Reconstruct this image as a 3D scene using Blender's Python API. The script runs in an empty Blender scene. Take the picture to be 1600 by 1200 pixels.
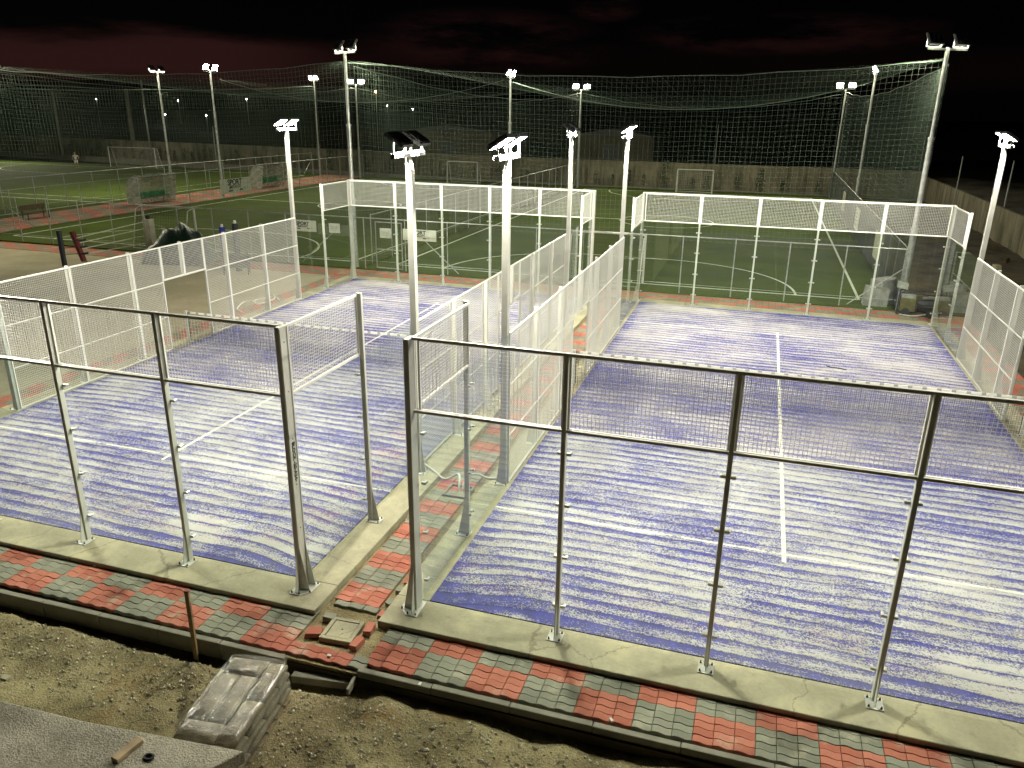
import bpy, bmesh, math, random
from mathutils import Vector, Matrix, noise
random.seed(7)
R = math.radians
S = bpy.context.scene
COL = S.collection

# ------------------------------------------------------------------ camera
CAM = Vector((4.0031, -8.729, 6.7503))
YAW, PIT, ROL, FPX = -0.3018, 0.34, 0.014, 1209.5
f = Vector((math.sin(YAW)*math.cos(PIT), math.cos(YAW)*math.cos(PIT), -math.sin(PIT)))
r = Vector((math.cos(YAW), -math.sin(YAW), 0)); u = r.cross(f)
r2 = math.cos(ROL)*r + math.sin(ROL)*u; u2 = -math.sin(ROL)*r + math.cos(ROL)*u
cd = bpy.data.cameras.new('camera'); cam = bpy.data.objects.new('camera', cd); COL.objects.link(cam)
m = Matrix.Identity(4)
for i in range(3):
    m[i][0] = r2[i]; m[i][1] = u2[i]; m[i][2] = -f[i]; m[i][3] = CAM[i]
cam.matrix_world = m
cd.sensor_width = 36; cd.lens = FPX/1600*36; cd.clip_start = 0.05; cd.clip_end = 6000
S.camera = cam
S.render.resolution_x, S.render.resolution_y = 1024, 768
S.view_settings.view_transform = 'Standard'
try: S.view_settings.look = 'None'
except Exception: pass
S.view_settings.exposure = 0.0; S.view_settings.gamma = 1
S.render.engine = 'CYCLES'
cy = S.cycles
cy.use_denoising = True
try: cy.denoiser = 'OPENIMAGEDENOISE'; cy.denoising_input_passes = 'RGB_ALBEDO_NORMAL'
except Exception: pass
cy.max_bounces = 5; cy.diffuse_bounces = 3; cy.glossy_bounces = 2; cy.transmission_bounces = 4
cy.transparent_max_bounces = 24; cy.caustics_reflective = False; cy.caustics_refractive = False
cy.use_adaptive_sampling = False; cy.sample_clamp_indirect = 4.0; cy.volume_bounces = 0

LAMP_POWER = 1450.0      # radiance of the court floodlight lenses
FIELD_POWER = 950.0     # radiance of the football field floodlight lenses

# ------------------------------------------------------------------ shader helper
class NT:
    def __init__(s, tree): s.t = tree; s.n = tree.nodes; s.l = tree.links; s.n.clear()
    def new(s, ty, **kw):
        n = s.n.new(ty)
        for k, v in kw.items(): setattr(n, k, v)
        return n
    def put(s, sock, v):
        if hasattr(v, 'is_linked'): s.l.new(v, sock)
        elif isinstance(v, (tuple, list)):
            sock.default_value = tuple(v)+((1,) if len(v) == 3 and len(sock.default_value) == 4 else ())
        else: sock.default_value = v
    def m(s, op, a, b=None, c=None, clamp=False):
        n = s.new('ShaderNodeMath', operation=op, use_clamp=clamp)
        for i, v in enumerate((a, b, c)):
            if v is not None: s.put(n.inputs[i], v)
        return n.outputs[0]
    def add(s, a, b): return s.m('ADD', a, b)
    def sub(s, a, b): return s.m('SUBTRACT', a, b)
    def mul(s, a, b): return s.m('MULTIPLY', a, b)
    def ss(s, v, a, b, lo=0., hi=1.):
        n = s.new('ShaderNodeMapRange', interpolation_type='SMOOTHSTEP')
        for i, x in enumerate((v, a, b, lo, hi)): s.put(n.inputs[i], x)
        return n.outputs[0]
    def co(s, which='Object'): return s.new('ShaderNodeTexCoord').outputs[which]
    def xyz(s, v):
        n = s.new('ShaderNodeSeparateXYZ'); s.put(n.inputs[0], v); return n.outputs[0], n.outputs[1], n.outputs[2]
    def vec(s, x, y, z=0.):
        n = s.new('ShaderNodeCombineXYZ')
        for i, v in enumerate((x, y, z)): s.put(n.inputs[i], v)
        return n.outputs[0]
    def scale(s, v, sc):
        n = s.new('ShaderNodeVectorMath', operation='MULTIPLY'); s.put(n.inputs[0], v); s.put(n.inputs[1], sc); return n.outputs[0]
    def noise(s, v, sc=1., det=2., rough=.5):
        n = s.new('ShaderNodeTexNoise'); s.put(n.inputs['Vector'], v); s.put(n.inputs['Scale'], sc)
        s.put(n.inputs['Detail'], det); s.put(n.inputs['Roughness'], rough); return n.outputs[0]
    def vor(s, v, sc, feature='F1'):
        n = s.new('ShaderNodeTexVoronoi', feature=feature); s.put(n.inputs['Vector'], v); s.put(n.inputs['Scale'], sc); return n.outputs[0]
    def mix(s, fac, a, b, mode='MIX'):
        n = s.new('ShaderNodeMix', data_type='RGBA', blend_type=mode)
        s.put(n.inputs[0], fac); s.put(n.inputs[6], a); s.put(n.inputs[7], b); return n.outputs[2]
    def bump(s, h, st=.5, d=.02):
        n = s.new('ShaderNodeBump'); s.put(n.inputs['Strength'], st); s.put(n.inputs['Distance'], d); s.put(n.inputs['Height'], h); return n.outputs[0]
    def out(s, sh):
        o = s.new('ShaderNodeOutputMaterial'); s.l.new(sh, o.inputs[0])
    def pbr(s, col, rough=.6, metal=0., nrm=None, spec=.5):
        b = s.new('ShaderNodeBsdfPrincipled')
        s.put(b.inputs['Base Color'], col); s.put(b.inputs['Roughness'], rough); s.put(b.inputs['Metallic'], metal)
        s.put(b.inputs['Specular IOR Level'], spec)
        if nrm is not None: s.l.new(nrm, b.inputs['Normal'])
        s.out(b.outputs[0]); return b

def mat(name):
    mt = bpy.data.materials.new(name); mt.use_nodes = True
    return mt, NT(mt.node_tree)

def plain(name, col, rough=.6, metal=0., var=.25, sc=3., bump=0., bsc=40., spec=.5):
    mt, t = mat(name); c = t.co()
    n = t.noise(c, sc, 4, .6)
    lo = tuple(x*(1-var) for x in col); hi = tuple(min(1, x*(1+var*.6)) for x in col)
    cc = t.mix(t.ss(n, .3, .7), lo, hi)
    nr = t.bump(t.noise(c, bsc, 3, .6), bump, .01) if bump else None
    t.pbr(cc, rough, metal, nr, spec); return mt

M = {}
M['white'] = plain('white_paint', (.60, .605, .555), .42, 0, .10, 2.5)
M['wire'] = plain('white_wire', (.74, .75, .70), .45, 0, .05, 2.)
M['grey_paint'] = plain('grey_paint', (.30, .31, .30), .5, 0, .15)
M['galv'] = plain('galvanised_steel', (.42, .44, .42), .42, .55, .25, 6.)
M['dark'] = plain('dark_housing', (.035, .037, .04), .45, .2, .3)
M['black'] = plain('black_rubber', (.018, .018, .02), .7, 0, .3)
M['bolt'] = plain('bolt_steel', (.08, .08, .08), .4, .8, .2)
M['silver'] = plain('cast_aluminium', (.55, .55, .52), .35, .6, .2)
M['net_black'] = plain('black_net', (.03, .03, .035), .8, 0, .2)
M['net_green'] = plain('green_net', (.105, .150, .115), .7, 0, .15)
M['fence_wire'] = plain('fence_wire', (.13, .145, .12), .5, .3, .2)
M['tape'] = plain('net_tape', (.74, .74, .68), .7, 0, .08)
M['tape_grey'] = plain('net_tape_clip', (.33, .34, .31), .7, 0, .08)
M['line'] = plain('line_paint', (.62, .66, .55), .8, 0, .3, 5.)
M['wood'] = plain('timber', (.30, .20, .09), .75, 0, .4, 8., .4)
M['green_plastic'] = plain('green_plastic', (.02, .22, .09), .4, 0, .2)
M['navy'] = plain('navy_pad', (.012, .014, .03), .5, 0, .2)
M['blue'] = plain('blue_pad', (.02, .03, .30), .5, 0, .2)
M['redpad'] = plain('red_pad', (.16, .012, .015), .5, 0, .3)
M['cream'] = plain('cream_pad', (.55, .54, .42), .6, 0, .2)
M['rope'] = plain('rope', (.60, .60, .52), .8, 0, .15)
M['sign'] = plain('sign_board', (.62, .64, .55), .55, 0, .12)
M['ink'] = plain('black_lettering', (.012, .012, .014), .6, 0, .1)
M['ink_grey'] = plain('grey_lettering', (.16, .16, .16), .6, 0, .1)
M['sack'] = plain('grey_sack', (.30, .30, .28), .7, 0, .3, 5., .5, 12.)
M['yellow'] = plain('yellow_paint', (.11, .10, .03), .5, 0, .3)
M['ply'] = plain('plywood', (.50, .38, .22), .7, 0, .3)
M['hose'] = plain('conduit', (.60, .60, .55), .5, 0, .1)
M['skin'] = plain('skin', (.42, .25, .17), .6, 0, .1)
M['cloth_white'] = plain('white_cloth', (.66, .66, .64), .8, 0, .1)
M['hair'] = plain('dark_hair', (.03, .02, .015), .7, 0, .2)
M['soil'] = plain('dark_soil', (.075, .058, .032), .95, 0, .55, .8, .8, 8.)
M['bark'] = plain('shrub_stem', (.10, .07, .04), .9)

def m_leaf():
    mt, t = mat('shrub_leaf')
    ri = t.new('ShaderNodeNewGeometry').outputs['Random Per Island']
    t.pbr(t.mix(ri, (.018, .035, .010), (.06, .095, .028)), .6); return mt
M['leaf'] = m_leaf()

def m_glass():
    mt, t = mat('court_glass')
    tr = t.new('ShaderNodeBsdfTransparent'); t.put(tr.inputs[0], (.955, .985, .965))
    gl = t.new('ShaderNodeBsdfGlossy'); t.put(gl.inputs[0], (1, 1, 1)); t.put(gl.inputs[1], .02)
    ge = t.new('ShaderNodeNewGeometry'); dp = t.new('ShaderNodeVectorMath', operation='DOT_PRODUCT'); t.put(dp.inputs[0], ge.outputs['Normal']); t.put(dp.inputs[1], ge.outputs['Incoming'])
    fz = t.add(t.mul(t.m('POWER', t.sub(1., t.m('ABSOLUTE', dp.outputs['Value'])), 5.), .92), .035)
    df = t.new('ShaderNodeBsdfDiffuse'); t.put(df.inputs[0], (.6, .68, .6))
    mx = t.new('ShaderNodeMixShader'); t.put(mx.inputs[0], t.m('MINIMUM', fz, .6)); t.l.new(tr.outputs[0], mx.inputs[1]); t.l.new(gl.outputs[0], mx.inputs[2])
    # thin film of dust
    n = t.noise(t.co(), 1.2, 4, .6)
    m2 = t.new('ShaderNodeMixShader'); t.put(m2.inputs[0], t.ss(n, .35, .8, .001, .006)); t.l.new(mx.outputs[0], m2.inputs[1]); t.l.new(df.outputs[0], m2.inputs[2])
    t.out(m2.outputs[0]); return mt
M['glass'] = m_glass()

def m_film(name, tint, op, sc, wr):
    mt, t = mat(name); c = t.co()
    tr = t.new('ShaderNodeBsdfTransparent'); t.put(tr.inputs[0], tint)
    x, y, z = t.xyz(c)
    w = t.add(t.mul(t.noise(t.vec(t.mul(x, 3.), t.mul(y, 3.), t.mul(z, 9.)), sc, 5, .65), .6), t.mul(t.noise(t.vec(t.add(t.mul(x, 26.), t.mul(z, 30.)), t.mul(y, 3.5), t.mul(z, 22.)), sc*.6, 3, .6), .4))
    nr = t.bump(w, wr, .03)
    gl = t.new('ShaderNodeBsdfGlossy'); t.put(gl.inputs[1], .16); t.l.new(nr, gl.inputs['Normal'])
    df = t.new('ShaderNodeBsdfDiffuse'); t.put(df.inputs[0], (.62, .62, .58)); t.l.new(nr, df.inputs['Normal'])
    m1 = t.new('ShaderNodeMixShader'); t.put(m1.inputs[0], t.mul(t.ss(w, .40, .70, op*.25, op), t.ss(t.m('ABSOLUTE', t.xyz(t.new('ShaderNodeNewGeometry').outputs['Normal'])[2]), .5, .9, 1., .35))); t.l.new(tr.outputs[0], m1.inputs[1]); t.l.new(df.outputs[0], m1.inputs[2])
    m2 = t.new('ShaderNodeMixShader'); t.put(m2.inputs[0], .11); t.l.new(m1.outputs[0], m2.inputs[1]); t.l.new(gl.outputs[0], m2.inputs[2])
    t.out(m2.outputs[0]); return mt
M['film'] = m_film('plastic_wrap', (.97, .97, .95), .24, 1.6, 1.)
M['poly'] = m_film('polycarbonate', (.80, .82, .78), .75, .6, .1)

def m_emit(name, col, st):
    mt, t = mat(name); e = t.new('ShaderNodeEmission'); t.put(e.inputs[0], col); t.put(e.inputs[1], st); t.out(e.outputs[0]); return mt
M['lens'] = m_emit('court_lens', (1, .955, .79), LAMP_POWER)
M['lens_field'] = m_emit('field_lens', (1, .96, .70), FIELD_POWER)
M['lens_big'] = m_emit('large_field_lens', (1, .96, .70), 2600.)
M['lens_far'] = m_emit('distant_lens', (1, .98, .9), 500.)
M['lens_orange'] = m_emit('distant_orange_lens', (1, .35, .06), 500.)

def m_turf():
    mt, t = mat('sanded_blue_turf'); c = t.co(); x, y, z = t.xyz(c)
    # distance to the side lines bends the drag marks
    ed = t.m('MINIMUM', x, t.sub(10., x))
    bend = t.m('POWER', t.ss(ed, 0., 2.0, 1., 0.), 2.)
    en = t.m('MINIMUM', y, t.sub(20., y))
    w1 = t.sub(t.noise(t.vec(t.mul(x, .22), t.mul(y, .35)), 1., 2), .5)
    w2 = t.sub(t.noise(t.vec(t.mul(x, 1.1), t.mul(y, 1.6)), 1., 3), .5)
    w3 = t.sub(t.noise(t.vec(t.mul(x, 5.), t.mul(y, 9.)), 1., 3), .5)
    yy = t.add(y, t.add(t.mul(w1, .36), t.add(t.mul(w2, .075), t.mul(w3, .05))))
    yy = t.add(yy, t.mul(bend, t.ss(en, .4, 3.5, .28, .08))); yy = t.add(yy, t.mul(x, .012))
    per = t.m('DIVIDE', yy, .272); ph = t.m('FRACT', per); rid = t.m('FLOOR', per)
    saw = t.m('MINIMUM', t.ss(ph, .0, .10), t.ss(ph, .30, .98, 1., 0.))     # sand ridge: sharp far edge, long near slope
    rown = t.noise(t.vec(t.mul(x, .18), t.mul(rid, 3.7), 5.), 1., 2)
    rown2 = t.noise(t.vec(t.mul(x, .6), t.mul(rid, 7.3), 2.), 1., 3, .6)
    patch = t.noise(t.vec(t.mul(x, .30), t.mul(y, .50)), 1., 4, .65)
    streak = t.noise(t.vec(t.mul(x, .8), t.mul(yy, 7.)), 1., 5, .7)
    streak2 = t.noise(t.vec(t.mul(x, 2.6), t.mul(yy, 26.)), 1., 3, .75)
    amount = t.add(t.mul(t.sub(saw, .5), t.ss(rown2, .3, .65, .12, .50)), t.add(t.mul(t.sub(patch, .5), 1.15), t.add(t.mul(t.sub(streak, .5), .95), t.mul(t.sub(streak2, .5), .85))))
    amount = t.add(amount, t.mul(t.sub(rown, .5), .45))
    endb = t.ss(en, .0, .8, .27, 0.)
    sideb = t.ss(t.add(ed, t.mul(w2, .3)), .0, .45, .26, 0.)
    netb = t.ss(t.m('ABSOLUTE', t.sub(y, 10.4)), .3, 2.6, .16, 0.)
    amount = t.sub(t.sub(t.sub(t.add(amount, .37), endb), sideb), netb)
    # smeared patches where the drag mat turned
    amount = t.add(amount, t.mul(t.ss(t.noise(t.vec(x, y, 3.), .45, 2), .54, .68), t.ss(en, .3, 2.0, .45, 0.)))
    gr = t.noise(c, 48., 1, .5); gr2 = t.noise(c, 21., 2, .6)
    amount = t.add(amount, t.add(t.mul(t.sub(gr, .5), 1.35), t.mul(t.sub(gr2, .5), .6)))
    line = t.mul(t.ss(ph, .86, .97), t.ss(ph, .975, 1., 1., 0.))
    amount = t.sub(amount, t.mul(line, t.ss(rown2, .35, .6, .1, .45)))
    sand = t.ss(amount, .07, .66)
    blue = t.mix(t.ss(t.noise(c, 5., 3), .3, .7), (.017, .020, .155), (.034, .038, .275))
    sandc = t.mix(t.ss(t.noise(c, 1.3, 3), .3, .7), (.375, .362, .335), (.47, .462, .455))
    col = t.mix(sand, blue, sandc)
    # thin veil of sand over the blue
    col = t.mix(t.ss(patch, .35, .65, .10, .25), col, (.36, .35, .39))
    # painted white lines, partly under the sand
    def band(v, c0, hw): return t.m('LESS_THAN', t.m('ABSOLUTE', t.sub(v, c0)), hw)
    inx = t.m('LESS_THAN', t.m('ABSOLUTE', t.sub(x, 5.)), 4.99)
    l1 = t.mul(t.m('MAXIMUM', band(y, 3.05, .028), band(y, 16.95, .028)), inx)
    l2 = t.mul(band(x, 5., .036), band(y, 10., 7.2))
    brk = t.ss(t.add(t.noise(t.vec(x, y, 9.), 2.2, 3), t.mul(t.sub(gr2, .5), .5)), .30, .50)
    oi = t.new('ShaderNodeObjectInfo')
    vis = t.m('MAXIMUM', t.mul(l1, t.mul(brk, .9)), t.mul(l2, t.mul(t.ss(t.add(t.noise(t.vec(x, y, 4.), 1.2, 2), t.mul(t.sub(gr2, .5), .4)), .24, .42), .9)))
    col = t.mix(vis, col, (.62, .62, .55))
    h = t.add(t.mul(sand, .6), t.add(t.mul(gr, .25), t.mul(saw, .5)))
    t.pbr(col, .95, 0, t.bump(h, .55, .03), .1); return mt
M['turf'] = m_turf()

def m_concrete(name, a, b, sc=1.5, joints=None, streak=0., sandtint=0.):
    mt, t = mat(name); c = t.co(); x, y, z = t.xyz(c)
    n = t.noise(c, sc, 6, .62); n2 = t.noise(c, sc*18, 4, .65)
    col = t.mix(t.ss(t.add(t.mul(n, .75), t.mul(n2, .25)), .35, .65), a, b)
    if streak:
        st = t.noise(t.vec(t.mul(t.add(x, y), 1.7), t.mul(t.add(x, y), .2), t.mul(z, .25)), 1., 4, .7)
        col = t.mix(t.mul(t.ss(st, .42, .68), streak), col, tuple(v*.38 for v in a))
    if joints:
        fr = t.m('FRACT', t.m('DIVIDE', t.add(x, t.mul(y, .999)), joints))
        jj = t.m('LESS_THAN', fr, .012)
        col = t.mix(t.mul(jj, .7), col, tuple(v*.3 for v in a))
    if sandtint:
        col = t.mix(t.mul(t.ss(t.noise(c, 1.1, 4, .7), .5, .68), sandtint), col, (.50, .44, .26))
    if sandtint:
        ck = t.new('ShaderNodeTexVoronoi', feature='DISTANCE_TO_EDGE'); t.put(ck.inputs['Vector'], t.vec(t.add(x, t.mul(n, .8)), t.add(y, t.mul(n2, .2)), 0.)); t.put(ck.inputs['Scale'], .42)
        col = t.mix(t.mul(t.m('LESS_THAN', ck.outputs[0], .0035), .45), col, (.10, .09, .07))
        col = t.mix(t.mul(t.ss(t.noise(t.vec(x, y, 4.), 3.3, 4, .7), .56, .70), .45), col, (.20, .185, .145))
    t.pbr(col, .9, 0, t.bump(n2, .25, .01), .2); return mt
M['beam'] = m_concrete('smooth_concrete', (.285, .268, .185), (.40, .375, .27), 1.1, None, 0, .45)
M['kerb'] = m_concrete('kerb_concrete', (.19, .18, .145), (.27, .26, .21), 2.5)
def m_slab():
    mt, t = mat('rough_concrete'); c = t.co()
    n = t.noise(c, 1.6, 5, .65); n2 = t.noise(c, 28., 4, .75); v = t.vor(c, 46.)
    col = t.mix(t.ss(n, .34, .66), (.33, .31, .24), (.54, .51, .41))
    col = t.mix(t.mul(t.ss(n2, .50, .66), .55), col, (.58, .55, .46)); col = t.mix(t.mul(t.ss(n2, .34, .48, 1., 0.), .55), col, (.13, .12, .09))
    col = t.mix(t.mul(t.ss(v, .10, .22, 1., 0.), .45), col, (.10, .095, .07))
    t.pbr(col, .92, 0, t.bump(t.add(n2, t.mul(v, .5)), .8, .02), .15); return mt
M['slab'] = m_slab()
M['wall'] = m_concrete('wall_concrete', (.17, .155, .105), (.27, .245, .175), .5, 2.5, .75)
M['yard'] = m_concrete('yard_concrete', (.29, .255, .165), (.40, .36, .25), .35)

def m_block(name, lo, hi):
    mt, t = mat(name); c = t.co()
    ri = t.new('ShaderNodeNewGeometry').outputs['Random Per Island']
    col = t.mix(ri, lo, hi)
    n = t.noise(c, 2.2, 5, .65); n2 = t.noise(c, 60, 3, .7)
    col = t.mix(t.mul(t.ss(t.add(n, t.mul(t.sub(n2, .5), .35)), .54, .70), .6), col, (.50, .46, .36)); n4 = t.noise(c, .9, 3, .6); col = t.mix(t.mul(t.ss(n4, .5, .72), .45), col, tuple(v*.5 for v in lo))
    col = t.mix(t.mul(t.ss(n2, .4, .75), .35), col, tuple(v*.55 for v in lo))
    t.pbr(col, .9, 0, t.bump(n2, .35, .006), .2); return mt
M['blk_red'] = m_block('red_block', (.36, .115, .078), (.50, .19, .135))
M['blk_grey'] = m_block('grey_block', (.20, .205, .16), (.29, .29, .23))

def m_check(name, cx, cy_, amt=1.):
    mt, t = mat(name); c = t.co(); x, y, z = t.xyz(c)
    i = t.m('FLOOR', t.m('DIVIDE', x, cx)); j = t.m('FLOOR', t.m('DIVIDE', y, cy_))
    par = t.m('MODULO', t.m('ABSOLUTE', t.add(i, j)), 2.)
    w = t.noise(t.vec(i, j, 1.), 3.7, 0)
    red = t.mix(t.noise(c, 6., 4), (.36, .095, .065), (.52, .16, .11)); gre = t.mix(t.noise(c, 6., 4), (.15, .15, .11), (.27, .25, .18))
    col = t.mix(par, gre, red)
    fx = t.m('FRACT', t.m('DIVIDE', x, cx/3)); fy = t.m('FRACT', t.m('DIVIDE', t.add(y, t.mul(t.m('SINE', t.mul(x, 26.)), .012)), cy_/4))
    jt = t.m('MAXIMUM', t.m('LESS_THAN', fx, .05), t.m('LESS_THAN', fy, .09))
    col = t.mix(t.mul(jt, .65), col, (.05, .045, .035))
    col = t.mix(t.mul(t.ss(t.noise(c, .8, 4, .7), .48, .66), amt), col, (.42, .36, .24))
    t.pbr(col, .9, 0, None, .2); return mt
M['check'] = m_check('checker_paving', .70, .47, .45)
M['check_path'] = m_check('red_path_paving', 1.4, .94, .55)

def m_grass():
    mt, t = mat('green_turf'); c = t.co(); x, y, z = t.xyz(c)
    n = t.noise(c, .35, 4, .6); n2 = t.noise(c, 9., 4, .7); n3 = t.noise(c, 90., 2, .7)
    st = t.ss(t.m('SINE', t.mul(y, .82)), -.25, .25)
    col = t.mix(t.ss(n, .3, .7), (.040, .064, .004), (.062, .094, .009))
    col = t.mix(t.mul(st, .22), col, (.084, .110, .018))
    col = t.mix(t.mul(t.ss(n2, .45, .75), .4), col, (.028, .038, .010))
    col = t.mix(t.mul(t.ss(n3, .5, .8), .3), col, (.10, .14, .05))
    t.pbr(col, .9, 0, t.bump(n3, .4, .02), .15); return mt
M['grass'] = m_grass()

def m_dirt():
    mt, t = mat('sandy_earth'); c = t.co()
    n = t.noise(c, .7, 5, .6); n2 = t.noise(c, 7., 5, .7); n3 = t.noise(c, 34., 3, .75)
    col = t.mix(t.ss(n, .32, .68), (.19, .155, .082), (.42, .36, .20))
    col = t.mix(t.mul(t.ss(n2, .45, .72), .6), col, (.115, .09, .045))
    col = t.mix(t.mul(t.ss(n3, .52, .75), .6), col, (.56, .51, .36))
    col = t.mix(t.mul(t.ss(n3, .30, .44, 1., 0.), .6), col, (.05, .04, .025))
    x, y, z = t.xyz(c)
    rust = t.ss(t.noise(t.vec(x, y, 8.), .9, 3, .6), .55, .72)
    col = t.mix(t.mul(rust, .45), col, (.26, .15, .05))
    rut = t.ss(t.m('ABSOLUTE', t.add(t.add(x, 2.56), t.add(t.mul(t.add(y, 1.9), .66), t.mul(t.sub(n2, .5), .25)))), .02, .10, 1., 0.)
    col = t.mix(t.mul(rut, .55), col, (.07, .06, .04))
    t.pbr(col, .95, 0, t.bump(t.add(t.mul(n2, .6), n3), .9, .035), .1); return mt
M['dirt'] = m_dirt()
M['terrain'] = plain('terrain_soil', (.03, .028, .02), .95, 0, .4, .05)

def m_stone():
    mt, t = mat('gravel_stone'); ri = t.new('ShaderNodeNewGeometry').outputs['Random Per Island']
    t.pbr(t.mix(ri, (.17, .145, .09), (.58, .53, .40)), .9); return mt
M['stone'] = m_stone()

def m_bag():
    mt, t = mat('bag_paper'); c = t.co()
    w = t.add(t.mul(t.noise(c, 5., 4, .6), .6), t.mul(t.noise(t.scale(c, (9., 30., 9.)), 1., 4, .7), .4))
    col = t.mix(t.ss(w, .35, .65), (.15, .125, .08), (.30, .26, .175))
    t.pbr(col, .6, 0, t.bump(w, 1., .04), .4); return mt
M['bag'] = m_bag()

def m_tarp():
    mt, t = mat('green_tarp'); c = t.co(); x, y, z = t.xyz(c)
    w = t.noise(t.vec(t.mul(t.add(x, y), 4.), t.mul(x, 1.), t.mul(z, .8)), 1.5, 3, .6)
    t.pbr(t.mix(w, (.004, .012, .008), (.012, .035, .022)), .38, 0, t.bump(w, .9, .1)); return mt
M['tarp'] = m_tarp()

# ------------------------------------------------------------------ world
W = bpy.data.worlds.new('World'); S.world = W; W.use_nodes = True
t = NT(W.node_tree)
d = t.co('Generated'); x, y, z = t.xyz(d)
az = t.m('ARCTAN2', x, y)                                   # 0 = along the courts, negative = left
el = t.m('ARCSINE', z)
cv = t.vec(t.mul(az, 3.2), t.mul(el, 16.), 2.3)
n1 = t.noise(cv, 1.6, 6, .62); n2 = t.noise(t.vec(t.mul(az, 7.), t.mul(el, 30.), 7.), 1.5, 5, .65)
cl = t.ss(t.add(t.mul(n1, .6), t.mul(n2, .4)), .43, .66)
# long red bank low on the left, broken clouds either side of the middle
wob = t.mul(t.sub(n1, .5), .05)
bank = t.mul(t.ss(t.m('ABSOLUTE', t.sub(t.add(el, wob), .048)), .008, .034, 1., 0.), t.ss(az, -.66, -.42, 1., .06))
def blob(a0, e0, ra, re): return t.ss(t.add(t.m('POWER', t.m('DIVIDE', t.sub(az, a0), ra), 2.), t.m('POWER', t.m('DIVIDE', t.sub(el, e0), re), 2.)), 0., 1., 1., 0.)
bits = t.m('MAXIMUM', t.m('MAXIMUM', blob(-.34, .075, .17, .042), blob(-.20, .115, .05, .02)), blob(.0, .084, .20, .026))
bits = t.mul(bits, t.ss(t.add(t.mul(n1, .45), t.mul(n2, .55)), .40, .60))
low = t.mul(t.ss(t.m('ABSOLUTE', t.sub(el, .045)), .0, .04, 1., 0.), t.ss(az, -.2, .3, 0., .16))
glow = t.add(t.add(t.mul(bank, 1.0), t.mul(bits, .45)), t.mul(low, .2))
col = t.mix(t.m('MINIMUM', glow, 1.), (.0005, .0005, .0006), (.021, .0072, .0064))
sky = t.new('ShaderNodeTexSky', sky_type='NISHITA'); sky.sun_disc = False; sky.sun_elevation = R(-8); sky.sun_rotation = R(-60)
b1 = t.new('ShaderNodeBackground'); t.put(b1.inputs[0], col); t.put(b1.inputs[1], 1.)
b2 = t.new('ShaderNodeBackground'); t.put(b2.inputs[0], sky.outputs[0]); t.put(b2.inputs[1], .05)
ad = t.new('ShaderNodeAddShader'); t.l.new(b1.outputs[0], ad.inputs[0]); t.l.new(b2.outputs[0], ad.inputs[1])
o = t.new('ShaderNodeOutputWorld'); t.l.new(ad.outputs[0], o.inputs[0])

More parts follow.
